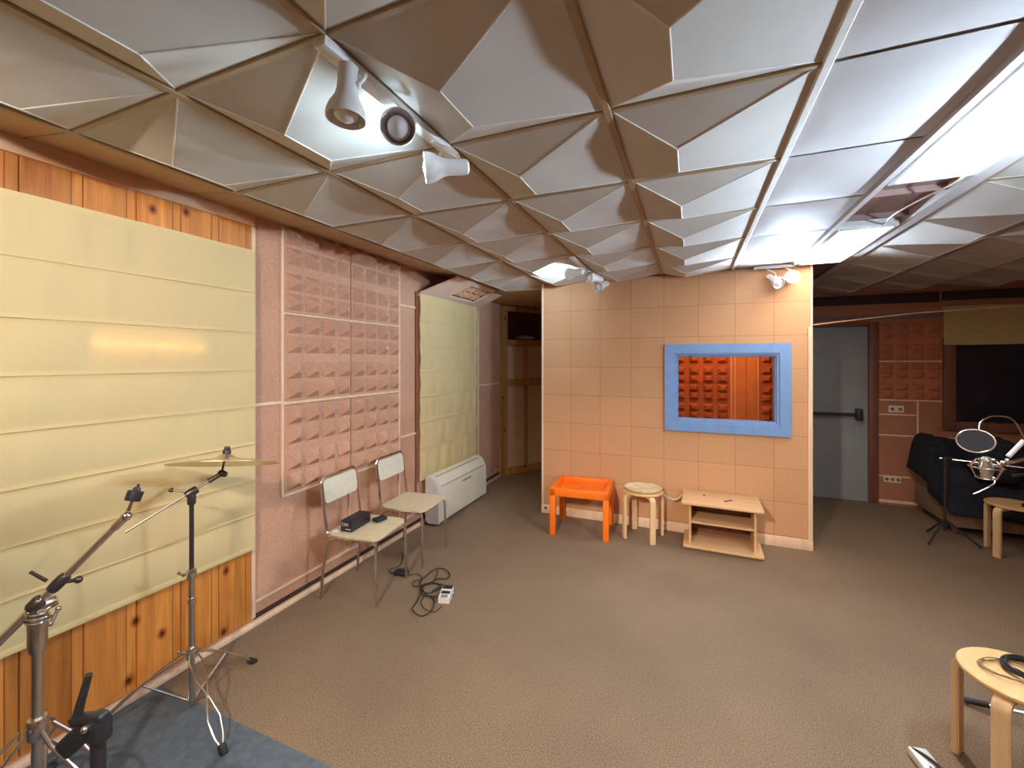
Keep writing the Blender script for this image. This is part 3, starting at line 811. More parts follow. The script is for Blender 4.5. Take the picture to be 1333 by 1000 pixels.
t = thing('spotlight_bar', 'added spotlight bar on drop rods at the right of the room, outside the view', 'spotlight', (1.55, 1.78, CZ - .012), 0, 'ceiling spotlight bars')  # unseen bar, added to light the ceiling facets from the right
b = MB(); b.box((1.53, 1.60, 2.155), (1.57, 1.95, 2.178), 0.006)
for y in (1.65, 1.90): b.tube([(1.55, y, 2.17), (1.55, y, CZ)], .006, 8)
obj('rail', b, M['white'], t, world=True)
spot_head(t, (1.50, 1.72, 2.075), (-1, -.12, .02), (1.55, 1.72, 2.155), M['side'])
spot_head(t, (1.50, 1.88, 2.075), (-1, .25, -.10), (1.55, 1.88, 2.155), M['side'])
spot_head(t, (1.60, 1.78, 2.075), (1, .9, -.10), (1.55, 1.78, 2.155), M['side_fill'])  # dim extra head, added to lift the back right

t = thing('spotlight_bar', 'added spotlight bar on the ceiling behind the viewer, unseen fill light', 'spotlight', (-.85, -.45, CZ - .012), 0, 'ceiling spotlight bars')  # unseen bar, added as fill for the left side, floor and booth
b = MB(); b.box((-.874, -.84, CZ - .040), (-.832, -.10, CZ - .012), 0.007); obj('rail', b, M['white'], t, world=True)
for (hy, tgt, wt, cn) in ((-.75, (-2.44, 1.15, 1.72), 40, 50), (-.58, (-1.15, 1.55, 0), 40, 76), (-.40, (-.10, 4.3, .65), 66, 42), (-.20, (-.5, 2.6, 0), 26, 80)):
    hp = Vector((-.82, hy, 2.28)); dd = Vector(tgt) - hp
    spot_head(t, hp, dd, (-.851, hy, CZ - .040)); fill_beam(t, hp, dd, wt, cn, (1.0, .87, .72))

# ------------------------------------------------------------------ chairs
def rounded_rect(w, h, r, k=5):
    out = []
    for cx, cy, a0 in ((w / 2 - r, h / 2 - r, 0), (-w / 2 + r, h / 2 - r, 90), (-w / 2 + r, -h / 2 + r, 180), (w / 2 - r, -h / 2 + r, 270)):
        for i in range(k + 1):
            a_ = math.radians(a0 + 90 * i / k); out.append((cx + r * math.cos(a_), cy + r * math.sin(a_)))
    return out
def make_chair(label, loc, rot):
    t = thing('chair', label, 'chair', loc, rot, 'cream chairs along the left wall')
    s = MB(); s.prism(rounded_rect(.385, .385, .045), .428, .442, 'Z'); bmesh.ops.transform(s.bm, matrix=Matrix.Translation((.015, 0, 0)), verts=s.bm.verts)
    for v in s.bm.verts:
        if v.co.x > .17: v.co.z -= .006
    obj('seat', s, M['cream'], t)
    bk = MB()
    pr = rounded_rect(.352, .158, .035)
    def bp(p, o): return Vector((-.206 - .12 * (p[1]) + o - .10 * (0.1764 ** 2 - p[0] ** 2) * 3.0, p[0], .705 + p[1]))
    n = len(pr); A = [bp(p, .004) for p in pr]; B = [bp(p, -.007) for p in pr]
    bk.poly(A + B, [tuple(range(n)), tuple(range(2 * n - 1, n - 1, -1))] + [(i, n + i, n + (i + 1) % n, (i + 1) % n) for i in range(n)])
    bmesh.ops.recalc_face_normals(bk.bm, faces=bk.bm.faces)
    obj('backrest', bk, M['creamback'], t)
    fr = MB()
    fr.tube(fillet([(.17, .185, .418), (-.175, .188, .420), (-.226, .188, .800), (-.226, -.188, .800), (-.175, -.188, .420), (.17, -.185, .418)], .045), .0112, 10)
    fr.tube([(.155, .185, .414), (.155, -.185, .414)], .008, 8)
    obj('back_frame', fr, M['chrome'], t)
    for s_ in (1, -1):
        obj('leg', MB().tube(fillet([(.205, s_ * .196, 0.0), (.196, s_ * .188, .412), (.06, s_ * .176, .416)], .035), .0095, 10), M['chrome'], t)
        obj('leg', MB().tube(smooth([(-.215, s_ * .200, 0.0), (-.193, s_ * .197, .22), (-.165, s_ * .192, .37), (-.10, s_ * .186, .408)], 6), .0095, 10), M['steel'], t)
    return t
ch1 = make_chair('cream chair with chrome legs nearer the camera, black box on its seat', (-2.105, 2.395, 0), math.radians(7))
ch2 = copy_thing(ch1, (-2.124, 2.968, 0), math.radians(4), 'cream chair with chrome legs and empty seat, beside the fan coil unit')

# things on the near chair
t = thing('black_box', 'black oblong case with white lettering on the near chair seat', 'box', (-2.155, 2.345, .4425), math.radians(6))
obj('body', MB().box((-.045, -.10, 0), (.045, .11, .075), 0.006), M['plastic'], t)
def text_part(txt, size, mat, parent, mtx, name='lettering'):
    cu = bpy.data.curves.new('txt', 'FONT'); cu.body = txt; cu.size = size; cu.extrude = 0.0004; cu.align_x = 'CENTER'; cu.align_y = 'CENTER'
    to = bpy.data.objects.new('txt', cu); COL.objects.link(to)
    dg = bpy.context.evaluated_depsgraph_get(); me = bpy.data.meshes.new_from_object(to.evaluated_get(dg))
    bpy.data.objects.remove(to); bpy.data.curves.remove(cu)
    me.transform(mtx); me.name = name; me.materials.clear(); me.materials.append(mat)
    o = bpy.data.objects.new(name, me); COL.objects.link(o); o.parent = parent; return o
text_part('TAK', .030, M['letter'], t, Matrix.Translation((-.008, -.1006, .048)) @ Matrix.Rotation(PI / 2, 4, 'X'))
obj('label_strip', MB().box((-.005, -.1006, .016), (.035, -.0995, .021)), M['letter'], t)
t = tag(obj('paper_tag', MB().box((-.03, -.02, 0), (.03, .02, .004), 0.001, 1).box((-.02, -.015, .004), (.015, .015, .012), 0.003), M['white']), 'small white tag beside the black case on the near chair', 'tag')
t.location = (-2.215, 2.228, .4425); t.rotation_euler = (0, 0, .5)
t = thing('remote_control', 'small black gadget with a dark screen on the far corner of the near chair seat', 'gadget', (-2.075, 2.50, .4425), math.radians(-12))
obj('body', MB().box((-.028, -.045, 0), (.028, .045, .026), 0.005), M['plastic'], t)
obj('screen', MB().box((-.020, .0, .0262), (.020, .035, .027)), M['darkglass'], t)

# ------------------------------------------------------------------ cables, pedal and adaptor on the carpet
def cable(name, pts, r, mat, label, lift=None, cat='cable', group=None):
    z = r + .001
    P = [(p[0], p[1], z + (lift or 0) * ((i * 7) % 3) / 2) if len(p) == 2 else p for i, p in enumerate(pts)]
    return tag(obj(name, MB().tube(smooth(P, 6), r, 8), mat), label, cat, group)
cable('audio_cable', [(-1.548, 2.478), (-1.607, 2.468), (-1.669, 2.446), (-1.735, 2.513), (-1.747, 2.568), (-1.699, 2.609), (-1.625, 2.629), (-1.611, 2.605), (-1.621, 2.542), (-1.655, 2.499), (-1.716, 2.502), (-1.786, 2.583), (-1.807, 2.702), (-1.797, 2.798), (-1.728, 2.815), (-1.657, 2.776), (-1.643, 2.705), (-1.694, 2.673), (-1.731, 2.605), (-1.75, 2.547), (-1.702, 2.47), (-1.669, 2.375), (-1.649, 2.298), (-1.595, 2.255), (-1.551, 2.258), (-1.524, 2.293), (-1.525, 2.349), (-1.584, 2.445), (-1.66, 2.47), (-1.735, 2.54), (-1.70, 2.625), (-1.63, 2.60), (-1.64, 2.52)], .0042, M['rubber'], 'thick black cable in tangled loops on the carpet beside the white pedal', .010)
cable('adaptor_cord', [(-1.951, 2.637), (-1.9, 2.669), (-1.843, 2.665), (-1.81, 2.635), (-1.827, 2.607), (-1.837, 2.572), (-1.815, 2.54), (-1.77, 2.543), (-1.739, 2.582), (-1.72, 2.641), (-1.736, 2.721), (-1.771, 2.785)], .0028, M['rubber'], 'thin black cord running from the round black adaptor to the cable tangle', .012)
cable('pedal_cord', [(-1.492, 2.402), (-1.496, 2.329), (-1.54, 2.318), (-1.604, 2.35), (-1.649, 2.401), (-1.66, 2.46)], .0026, M['rubber'], 'thin black cord curling from the front of the white pedal', .006)
cable('floor_cord', [(-2.035, 2.64), (-2.09, 2.635), (-2.12, 2.66), (-2.105, 2.71), (-2.094, 2.75), (-2.14, 2.86), (-2.22, 2.95)], .0028, M['rubber'], 'thin dark cord from the black adaptor running back under the chairs')
m = MB(); m.box((-.05, -.032, 0), (.05, .032, .036), 0.012); m.box((-.028, -.018, .036), (.028, .018, .042), 0.004)
ad = obj('power_adaptor', m, M['plastic']); ad.location = (-1.993, 2.645, 0); ad.rotation_euler = (0, 0, .2)
tag(ad, 'black power adaptor on the carpet under the cream chairs', 'adaptor')
t = thing('effects_pedal', 'white effects pedal with dark stripe on the carpet', 'pedal', (-1.520, 2.500, 0), math.radians(16))
m = MB(); m.prism([(-.065, 0), (.065, 0), (.065, .050), (.02, .050), (-.065, .034)], -.037, .037, 'X')
# profile is drawn along local Y
obj('housing', m, M['white'], t)
obj('stripe', MB().box((-.030, -.022, .0405), (.030, .004, .0475)), M['plastic'], t)
obj('tread', MB().box((-.033, .022, .0502), (.033, .062, .056), 0.002, 1), M['rubber'], t)
obj('label_plate', MB().box((-.022, -.058, .0345), (.022, -.030, .0405)), speck('grey_label', (.25, .25, .27), .1, 40, .5), t)
obj('jack', MB().tube([(-.037, .0, .022), (-.062, .0, .022)], .006, 8), M['chrome'], t)
obj('jack', MB().tube([(.037, .0, .022), (.052, .0, .022)], .006, 8), M['chrome'], t)

# ------------------------------------------------------------------ orange table
t = thing('side_table', 'bright orange lacquered side table with sunken tray top against the booth', 'table', (-.948, 4.022, 0), math.radians(4))
w, d, h = .265, .232, .435
for sx in (-1, 1):
    for sy in (-1, 1):
        obj('leg', MB().box((sx * (w - .025) - .025, sy * (d - .025) - .025, 0), (sx * (w - .025) + .025, sy * (d - .025) + .025, h - .012), 0.003), M['orange'], t)
m = MB()
for sy in (-1, 1): m.box((-w, min(sy * d, sy * (d - .045)), h - .074), (w, max(sy * d, sy * (d - .045)), h), 0.003)
for sx in (-1, 1): m.box((min(sx * w, sx * (w - .045)), -d + .045, h - .074), (max(sx * w, sx * (w - .045)), d - .045, h), 0.003)
obj('rim', m, M['orange'], t)
m = MB()
for k in range(4): m.box((-w + .045, -d + .047 + k * .0925, h - .070), (w - .045, -d + .047 + (k + 1) * .0925 - .004, h - .052), 0.002, 1)
obj('tray_board', m, M['orange'], t)

# ------------------------------------------------------------------ round bentwood stools
def make_stool(label, loc, rot, R=.173, H=.425):
    t = thing('round_stool', label, 'stool', loc, rot, 'round birch stools')
    m = MB(); m.lathe([(0, H - .020), (R - .008, H - .020), (R, H - .013), (R, H - .004), (R - .005, H), (0, H)], 56)
    obj('seat', m, M['birchtop'], t)
    for k in range(4):
        a_ = k * PI / 2; c, s = math.cos(a_), math.sin(a_)
        pr = fillet([(R * .40, H - .033), (R + .006, H - .033), (R + .006, 0.0)], .040, 8)
        lm = MB(); pts = []; n = len(pr)
        th = .0125; wd = .0245
        for i, p in enumerate(pr):
            a0 = pr[max(0, i - 1)]; b0 = pr[min(n - 1, i + 1)]; dd = (b0 - a0).normalized(); nn = Vector((dd.y, -dd.x))
            for off in (-th, th):
                q = p + nn * off
                for sd in (-wd, wd): pts.append((q.x * c - sd * s, q.x * s + sd * c, q.y))
        fs = []
        for i in range(n - 1):
            o = i * 4; fs += [(o, o + 1, o + 5, o + 4), (o + 2, o + 6, o + 7, o + 3), (o, o + 4, o + 6, o + 2), (o + 1, o + 3, o + 7, o + 5)]
        fs += [(0, 2, 3, 1), (4 * n - 4, 4 * n - 3, 4 * n - 1, 4 * n - 2)]
        lm.poly(pts, fs); bmesh.ops.recalc_face_normals(lm.bm, faces=lm.bm.faces)
        bmesh.ops.bevel(lm.bm, geom=[e for e in lm.bm.edges if e.calc_face_angle(0) > 1.0], offset=.004, segments=2, affect='EDGES')
        obj('leg', lm, M['birch'], t)
    return t
st1 = make_stool('round birch stool with a pale dish on it, between orange table and shelf stand', (-.402, 4.062, 0), math.radians(-58))
st2 = copy_thing(st1, (1.135, 2.200, 0), math.radians(47), 'round birch stool close to the camera with a black cable coil on its seat')
st3 = copy_thing(st1, (2.445, 4.83, 0), math.radians(212), 'round birch stool in front of the dark sofa beside the microphone')
# dish on the booth stool
m = MB(); m.lathe([(0, .004), (.10, .005), (.134, .008), (.156, .021), (.163, .022), (.161, .016), (.14, .001), (0, 0)], 48)
for v in m.bm.verts:
    v.co.z += .004 * max(0, noise.noise((v.co.x * 20, v.co.y * 20, 3.0)))
o = obj('shallow_dish', m, speck('cream_glaze', (.72, .62, .40), .22, 14, .18)); o.location = (-.402, 4.062, .4255)
tag(o, 'shallow cream dish lying on the stool by the booth', 'dish')
cable('white_cord', [(-.235, 4.10, .40), (-.20, 4.14, .36), (-.15, 4.18, .33), (-.10, 4.21, .345), (-.075, 4.22, .38)], .006, M['plate'], 'short pale cord end hanging between the booth stool and the shelf stand')
# cable coil on the near stool
def coil(loops, c, r, rx, ry, z0, seed):
    rnd = random.Random(seed); P = []
    for i in range(loops * 14):
        a_ = 2 * PI * i / 14; k = 1 + rnd.uniform(-.06, .06)
        P.append((c[0] + rx * k * math.cos(a_), c[1] + ry * k * math.sin(a_), z0 + r + .0015 * i / 14 + rnd.uniform(0, .012)))
    return P
tag(obj('cable_coil', MB().tube(smooth(coil(9, (1.205, 2.225), .004, .105, .075, .426, 3), 4), .004, 7), M['rubber']), 'coil of black cable lying on the round stool nearest the camera', 'cable')
tag(obj('cable_loop', MB().tube(smooth(coil(3, (1.155, 2.205), .0018, .135, .07, .426, 5), 4), .0018, 6), M['slot']), 'thin brown cable loops spilling past the black coil on the nearest stool', 'cable')
m = MB()
for p in ((1.235, 2.245), (1.225, 2.20)): m.tube([(p[0], p[1], .452), (p[0] + .05, p[1] - .01, .455)], .006, 10)
tag(obj('cable_plug', m, M['chrome']), 'silver plugs lying on the black cable coil', 'plug')

# ------------------------------------------------------------------ shelf stand
t = thing('shelf_stand', 'low pine stand with one open shelf in front of the booth window wall', 'stand', (.235, 4.07, 0), math.radians(-1.2))
obj('top', MB().box((-.305, -.20, .392), (.300, .20, .412), 0.004), M['pinetop'], t)
obj('base_board', MB().box((-.295, -.165, .022), (.305, .195, .044), 0.004), M['pinetop'], t)
m = MB(); m.box((-.285, -.14, 0), (.295, .18, .022)); obj('plinth', m, M['slot'], t)
for x in (-.250, .236): obj('side_panel', MB().box((x, -.12, .044), (x + .018, .19, .392), 0.002, 1), M['pinetop'], t)
obj('shelf', MB().box((-.232, -.11, .215), (.236, .185, .232), 0.002, 1), M['pinetop'], t)
obj('back_panel', MB().box((-.250, .190, .044), (.254, .196, .392)), M['redwood'], t)
m = MB(); m.tube([(.02, -.06, .416), (.085, .0, .416)], .004, 8); tag(obj('pen', m, M['plastic'], None), 'short dark pen lying on the shelf stand top', 'pen').location = (.235, 4.07, 0)
m = MB(); m.ball((-.13, .055, .418), .008, 10, (1.2, 1, .7)); tag(obj('knob', m, M['slot'], None), 'small dark knob on the left of the shelf stand top', 'knob').location = (.235, 4.07, 0)

# ------------------------------------------------------------------ blue mat
m = MB(); m.box((XL + .038, YF + .05, .0005), (-1.20, 1.285, .007), 0.003)
tag(obj('drum_mat', m, M['bluemat']), 'blue-grey drum mat on the carpet under the cymbal stands', 'mat')

# ------------------------------------------------------------------ cymbal stands
def tripod_leg(parent, hub, foot, sp=.026, r=.0040, mat=None):
    hub = Vector(hub); foot = Vector(foot); d = foot - hub
    side = d.cross(Vector((0, 0, 1))).normalized(); lg = MB()
    prof = [(0, .55), (.10, .9), (.30, .85), (.44, .25), (.50, .10), (.56, .25), (.74, .85), (.90, .6), (1, .10)]
    for s_ in (1, -1):
        lg.tube([hub + d * t_ + side * (s_ * sp * o_) + Vector((0, 0, .018 * math.sin(PI * t_))) for t_, o_ in prof], r, 8)
    o = obj('leg', lg, mat or M['chrome'], parent, world=True)
    obj('rubber_foot', MB().tube([foot + d.normalized() * -.012, foot + d.normalized() * .03], .015, 12), M['rubber'], o, world=True)
    return o
def clamp(mb, c, d, r=.02, L=.05):
    mb.lathe([(0, -L / 2), (r, -L / 2), (r * 1.15, -L / 3), (r * 1.15, L / 3), (r, L / 2), (0, L / 2)], 16, aim(c, d))
def wing(mb, c, d, side, s=1.0):
    c = Vector(c); d = Vector(d).normalized(); side = Vector(side).normalized(); e = c + d * .028 * s
    mb.tube([c, e], .005 * s, 8); mb.tube([e - side * .02 * s, e + side * .02 * s], .0055 * s, 8); mb.ball(e + side * .02 * s, .008 * s, 8); mb.ball(e - side * .02 * s, .008 * s, 8)

# the stand with the cymbal
bx, by = -2.112, 1.255
t = thing('cymbal_stand', 'chrome boom stand holding a cymbal in front of the wide yellow blind', 'cymbal stand', (bx, by, 0), 0, 'cymbal stands')
hub = (bx, by, .262)
for f_ in ((-2.135, 1.560, .020), (-1.765, 1.165, .020), (-2.372, 1.03, .020)): tripod_leg(t, (hub[0] + (f_[0] - bx) * .06, hub[1] + (f_[1] - by) * .06, hub[2]), f_)
m = MB(); 
for f_ in ((-2.135, 1.560), (-1.765, 1.165), (-2.372, 1.03)):
    e = Vector((bx + (f_[0] - bx) * .55, by + (f_[1] - by) * .55, .155)); m.tube([(bx, by, .035), e], .0045, 8)
obj('brace', m, M['steel'], t, world=True)
m = MB(); m.tube([(bx, by, .02), (bx, by, .615)], .0125, 14); obj('lower_tube', m, M['steel'], t, world=True)
m = MB(); m.tube([(bx, by, .60), (bx, by, .985)], .0095, 12); obj('upper_tube', m, M['darkmetal'], t, world=True)
for zz, rr, ll in ((.262, .020, .05), (.622, .017, .045), (.50, .015, .03)):
    m = MB(); clamp(m, (bx, by, zz), (0, 0, 1), rr, ll); c_ = obj('collar', m, M['chrome'], t, world=True)
    if zz != .50:
        m = MB(); wing(m, (bx - .012, by - .010, zz), (-1, -.5, 0), (.3, -.6, .6)); obj('wing_screw', m, M['chrome'], c_, world=True)
B0, B1 = Vector((-2.198, 1.044, .876)), Vector((-2.068, 1.362, 1.060))
obj('boom', MB().tube([B0, B1], .006, 10), M['chrome'], t, world=True)
m = MB(); clamp(m, (bx, by, .995), (B1 - B0), .016, .05); clamp(m, (bx, by, .965), (0, 0, 1), .015, .05); m.tube([(bx, by, .995), (bx - .06, by - .05, 1.012)], .005, 8); m.ball((bx - .06, by - .05, 1.012), .010, 10)
m.tube([B1 - (B1 - B0).normalized() * .06, B1 + (B1 - B0).normalized() * .006], .011, 10); m.ball(B1, .017, 12); m.ball(B1 + Vector((.012, .006, -.004)), .014, 12)
obj('tilter', m, M['darkmetal'], t, world=True)
CC = Vector((-2.050, 1.372, 1.136))
cdir = Vector((-.155, .24, 1.0)).normalized()
obj('rod', MB().tube([B1, CC + cdir * .052], .0045, 8), M['darkmetal'], t, world=True)
m = MB(); m.lathe([(0, .012), (.016, .012), (.018, .026), (.016, .034), (.012, .040), (.012, .050), (0, .052)], 18, aim(CC, cdir)); m.lathe([(0, -.014), (.014, -.014), (.014, -.004), (0, -.002)], 18, aim(CC, cdir))
obj('wing_nut', m, M['plastic'], t, world=True)
R_ = .228
pr = [(.006, .016), (.018, .015), (.030, .010), (.040, .0), (.05, -.004), (.10, -.010), (.17, -.019), (R_, -.030), (R_, -.0315), (.17, -.0205), (.10, -.0115), (.05, -.0055), (.039, -.0015), (.029, .0085), (.018, .0135), (.006, .0145)]
m = MB(); m.lathe(pr + [pr[0]], 64, aim(CC, cdir), cap=False)
o = obj('cymbal', m, M['brass']); tag(o, 'thin brass cymbal seen nearly edge-on on top of the boom stand', 'cymbal')

# the heavier bare stand, nearer the camera
bx, by = -1.824, .649
t = thing('cymbal_stand', 'heavy boom stand without a cymbal at the left edge, nearest the camera', 'cymbal stand', (bx, by, 0), 0, 'cymbal stands')
hub = (bx, by, .49)
for f_ in ((-1.50, .84, .022), (-1.86, .18, .022), (-2.30, .86, .022)):
    tripod_leg(t, (bx + (f_[0] - bx) * .07, by + (f_[1] - by) * .07, hub[2]), f_, .032, .0055)
m = MB()
for f_ in ((-1.50, .84), (-1.86, .18), (-2.30, .86)): m.tube([(bx, by, .10), (bx + (f_[0] - bx) * .55, by + (f_[1] - by) * .55, .26)], .0055, 8)
obj('brace', m, M['steel'], t, world=True)
obj('lower_tube', MB().tube([(bx, by, .03), (bx, by, .80)], .0138, 16), M['steel'], t, world=True)
B0, B1 = Vector((-1.985, .428, .556)), Vector((-1.716, .797, 1.068)); P = Vector((bx, by, .862)); 
m = MB(); clamp(m, (bx, by, .49), (0, 0, 1), .022, .06); obj('collar', m, M['steel'], t, world=True)
m = MB(); clamp(m, (bx, by, .770), (0, 0, 1), .0195, .10)
for zz in (.815, .828, .841): m.lathe([(0, -.0035), (.026, -.0035), (.0275, .0), (.026, .0035), (0, .0035)], 20, aim((bx, by, zz), (.12, .05, 1)))
m.tube([(bx, by, .80), (bx, by, .862)], .012, 10); clamp(m, (bx + .008, by + .016, .855), (.3, .7, .2), .015, .05)
c_ = obj('collar', m, M['steel'], t, world=True)
m = MB(); wing(m, (bx + .018, by + .01, .822), (1, .5, .1), (-.3, .5, .7), 1.0); obj('wing_screw', m, M['chrome'], c_, world=True)
dB = (B1 - B0).normalized(); mid = B0.lerp(B1, .70)
obj('boom', MB().tube([B0, mid], .0112, 12).tube([mid, B1], .0098, 12), M['chrome'], t, world=True)
m = MB(); clamp(m, B0.lerp(B1, (P - B0).dot(dB) / (B1 - B0).length), dB, .019, .036); clamp(m, mid, dB, .0145, .05); m.tube([mid + Vector((-.02, -.02, .012)), mid + Vector((-.062, -.04, .040))], .005, 8); m.tube([mid, mid + Vector((.04, .03, .004))], .006, 8); m.ball(mid + Vector((.04, .03, .004)), .011, 10)
obj('boom_clamp', m, M['darkmetal'], t, world=True)
tip = B1 + Vector((.012, .040, .088))
m = MB(); clamp(m, B1 + dB * .006, dB, .011, .045); m.ball(B1 + dB * .03, .016, 12); m.tube([B1 + dB * .03, tip], .0055, 8)
obj('tilter', m, M['chrome'], t, world=True)
dT = (tip - B1 - dB * .03).normalized()
m = MB(); m.lathe([(0, -.022), (.021, -.022), (.022, -.018), (.022, .010), (.012, .012), (.008, .022), (0, .022)], 18, aim(tip, dT)); m.tube([tip + dT * .018, tip + dT * .032], .004, 8)
obj('felt', m, M['plastic'], t, world=True)

# black stand with clamp in front
bx, by = -1.395, .607
t = thing('black_stand', 'black pole with an upright clamp lever at the bottom left edge', 'stand', (bx, by, 0.007))
m = MB(); m.lathe([(0, 0), (.13, 0), (.135, .008), (.12, .016), (.03, .022), (0, .022)], 40); obj('base', m, M['plastic'], t)
obj('pole', MB().tube([(0, 0, .01), (0, 0, .66)], .016, 14), M['plastic'], t)
m = MB(); m.box((-.030, -.022, .625), (.028, .022, .690), 0.012); m.bar((-.026, 0, .66), (-.092, -.03, .59), .030, .05, 0.010); m.bar((-.07, -.02, .67), (.03, 0, .695), .028, .02, .006)
obj('clamp', m, M['plastic'], t)
obj('lever', MB().tube([(-.062, -.02, .66), (-.050, -.012, .72), (-.034, -.004, .785)], .0115, 10, taper=.008), M['rubber'], t)
obj('screw', MB().ball((.0, -.026, .672), .009, 12), M['chrome'], t)

# ------------------------------------------------------------------ white power strip at the bottom edge
t = thing('power_strip', 'white power strip on the carpet at the bottom edge, near the close stool', 'power strip', (.872, 2.070, 0), math.radians(100))
obj('body', MB().box((-.17, -.034, 0), (.17, .034, .036), 0.008), M['white'], t)
for k in range(4):
    m = MB(); m.lathe([(0, 0), (.021, 0), (.021, .0012), (0, .0012)], 24, Matrix.Translation((-.12 + .065 * k, 0, .0356))); oo = obj('outlet', m, M['ivory_end'], t)
    for s_ in (-1, 1): obj('pin_hole', MB().lathe([(0, 0), (.0045, 0), (.0045, .001), (0, .001)], 10, Matrix.Translation((-.12 + .065 * k, s_ * .010, .0366))), M['rubber'], oo)
obj('cord', MB().tube(smooth([(.165, .022, .03), (.12, .0, .042), (.06, -.02, .046), (-.02, -.033, .03), (-.10, -.045, .01)], 6), .006, 8), M['rubber'], t)

# ------------------------------------------------------------------ dark corner: sofa, throw, stands
t = thing('sofa', 'tan-sided sofa mostly hidden under a dark throw against the far wall', 'sofa', (2.65, 5.45, 0))
obj('base', MB().box((2.20, 5.18, .07), (3.32, 5.90, .30), 0.02), M['tanfab'], t, world=True)
obj('backrest', MB().box((2.22, 5.72, .30), (3.32, 5.92, .66), 0.05), M['tanfab'], t, world=True)
obj('arm', MB().box((2.20, 5.24, .30), (2.34, 5.90, .50), 0.04), M['tanfab'], t, world=True)
for p in ((2.24, 5.22), (3.26, 5.22), (2.24, 5.84), (3.26, 5.84)): obj('foot', MB().lathe([(0, 0), (.02, 0), (.026, .07), (0, .07)], 12, Matrix.Translation((p[0], p[1], 0))), M['redwood'], t, world=True)
def throw(u, v):
    x = 2.155 + 1.16 * u; y = 5.06 + .88 * v
    back = 1 / (1 + math.exp(-(y - 5.60) * 24)); front = 1 / (1 + math.exp(-(y - 5.17) * 40)); side = 1 / (1 + math.exp(-(x - 2.18) * 60))
    arm = 1 / (1 + math.exp((x - 2.40) * 30))
    top = .42 + .20 * arm * (1 - back) + .34 * back
    low = .20 + .10 * noise.noise((x * 3, y * 3, 1.0)) if v < .5 else .34
    z = low + (top - low) * min(front, side)
    z += .03 * noise.noise((x * 5, y * 5, 2.2)) + .018 * noise.noise((x * 16, y * 16, 4.1))
    if back > .5: z += .05 * math.exp(-((x - 2.26) / .12) ** 2)
    return (x, y, max(z, .06))
o = obj('throw', MB().grid(70, 60, throw), M['navy'], thick=.01); tag(o, 'crumpled dark blue throw covering the sofa in the far corner', 'throw')
m = MB()
def lump(u, v, c=(2.62, 5.42), s=(.20, .17, .20)):
    a_, b_ = 2 * PI * u, PI * v - PI / 2
    k = 1 + .22 * noise.noise((math.cos(a_) * 1.6, math.sin(a_) * 1.6 + b_, 7.0))
    return (c[0] + s[0] * k * math.cos(a_) * math.cos(b_), c[1] + s[1] * k * math.sin(a_) * math.cos(b_), .655 + s[2] * k * math.sin(b_))
m.grid(32, 18, lump); o = obj('gear_bag', m, M['navy']); tag(o, 'dark soft bag slumped on the sofa behind the microphone', 'bag')

# thin boom stand in front of the sofa
t = thing('microphone_stand', 'thin black microphone stand in front of the left end of the sofa', 'microphone stand', (2.06, 4.95, 0))
obj('pole', MB().tube([(0, 0, .10), (0, 0, .745)], .011, 10), M['darkmetal'], t)
for k, a_ in enumerate((100, 220, 340)):
    r_ = math.radians(a_); obj('leg', MB().tube([(0, 0, .20), (.22 * math.cos(r_), .22 * math.sin(r_), .012)], .009, 8), M['plastic'], t)
m = MB(); clamp(m, (0, 0, .70), (0, 0, 1), .018, .08); clamp(m, (.02, -.01, .735), (1, 0, 0), .018, .05); obj('clutch', m, M['plastic'], t)
obj('boom', MB().tube([(-.03, .015, .733), (.42, -.25, .745)], .007, 8, taper=.005), M['steel'], t)

# microphone with pop filter and shock mount, held from a stand beyond the right edge
t = thing('studio_microphone', 'studio microphone stand with round black pop filter and wire shock mount', 'microphone', (1.97, 3.29, 0))
def lw(u, v, zc, cx=666.5, cy=469, f=560, th=math.radians(22.6)):
    xc = (u - cx) / f
    return Vector(((xc * math.cos(th) - math.sin(th)) * zc, (xc * math.sin(th) + math.cos(th)) * zc, 1.6 - (v - cy) / f * zc))
PC = Vector((1.398, 3.062, 1.170)); PN = Vector((-.45, -.86, .25)).normalized(); mt = aim(PC, PN)
m = MB(); ringp = [mt @ Vector((.071 * math.cos(2 * PI * i / 40), .060 * math.sin(2 * PI * i / 40), 0)) for i in range(40)]; m.tube(ringp, .0045, 8, closed=True)
pf = obj('pop_filter_hoop', m, M['steel'], t, world=True)
m = MB(); m.lathe([(0, -.001), (.070, -.001), (.070, .001), (0, .001)], 40, mt @ Matrix.Diagonal((1, .83, 1, 1))); obj('gauze', m, M['mesh'], pf, world=True)
up = Vector((0, 0, 1))
obj('gooseneck', MB().tube(smooth([PC + Vector((.014, 0, .058)), PC + Vector((.02, .01, .085)), PC + Vector((.05, .03, .115)), PC + Vector((.11, .06, .130)), PC + Vector((.20, .10, .105)), PC + Vector((.30, .13, -.06)), Vector((1.97, 3.29, .95))], 6), .0035, 8), M['steel'], t, world=True)
MC = Vector((1.443, 3.068, 1.025))
m = MB(); m.tube([MC + Vector((.066 * math.cos(2 * PI * i / 40), .066 * math.sin(2 * PI * i / 40), .01)) for i in range(40)], .0048, 8, closed=True)
for z_, r_ in ((.048, .038), (-.048, .040)): m.tube([MC + Vector((r_ * math.cos(2 * PI * i / 32), r_ * math.sin(2 * PI * i / 32), z_)) for i in range(32)], .004, 6, closed=True)
for k in range(8):
    a_ = k * PI / 4; m.tube([MC + Vector((.038 * math.cos(a_), .038 * math.sin(a_), .048)), MC + Vector((.064 * math.cos(a_), .064 * math.sin(a_), .01)), MC + Vector((.040 * math.cos(a_), .040 * math.sin(a_), -.048))], .0024, 6)
obj('shock_mount', m, M['chrome'], t, world=True)
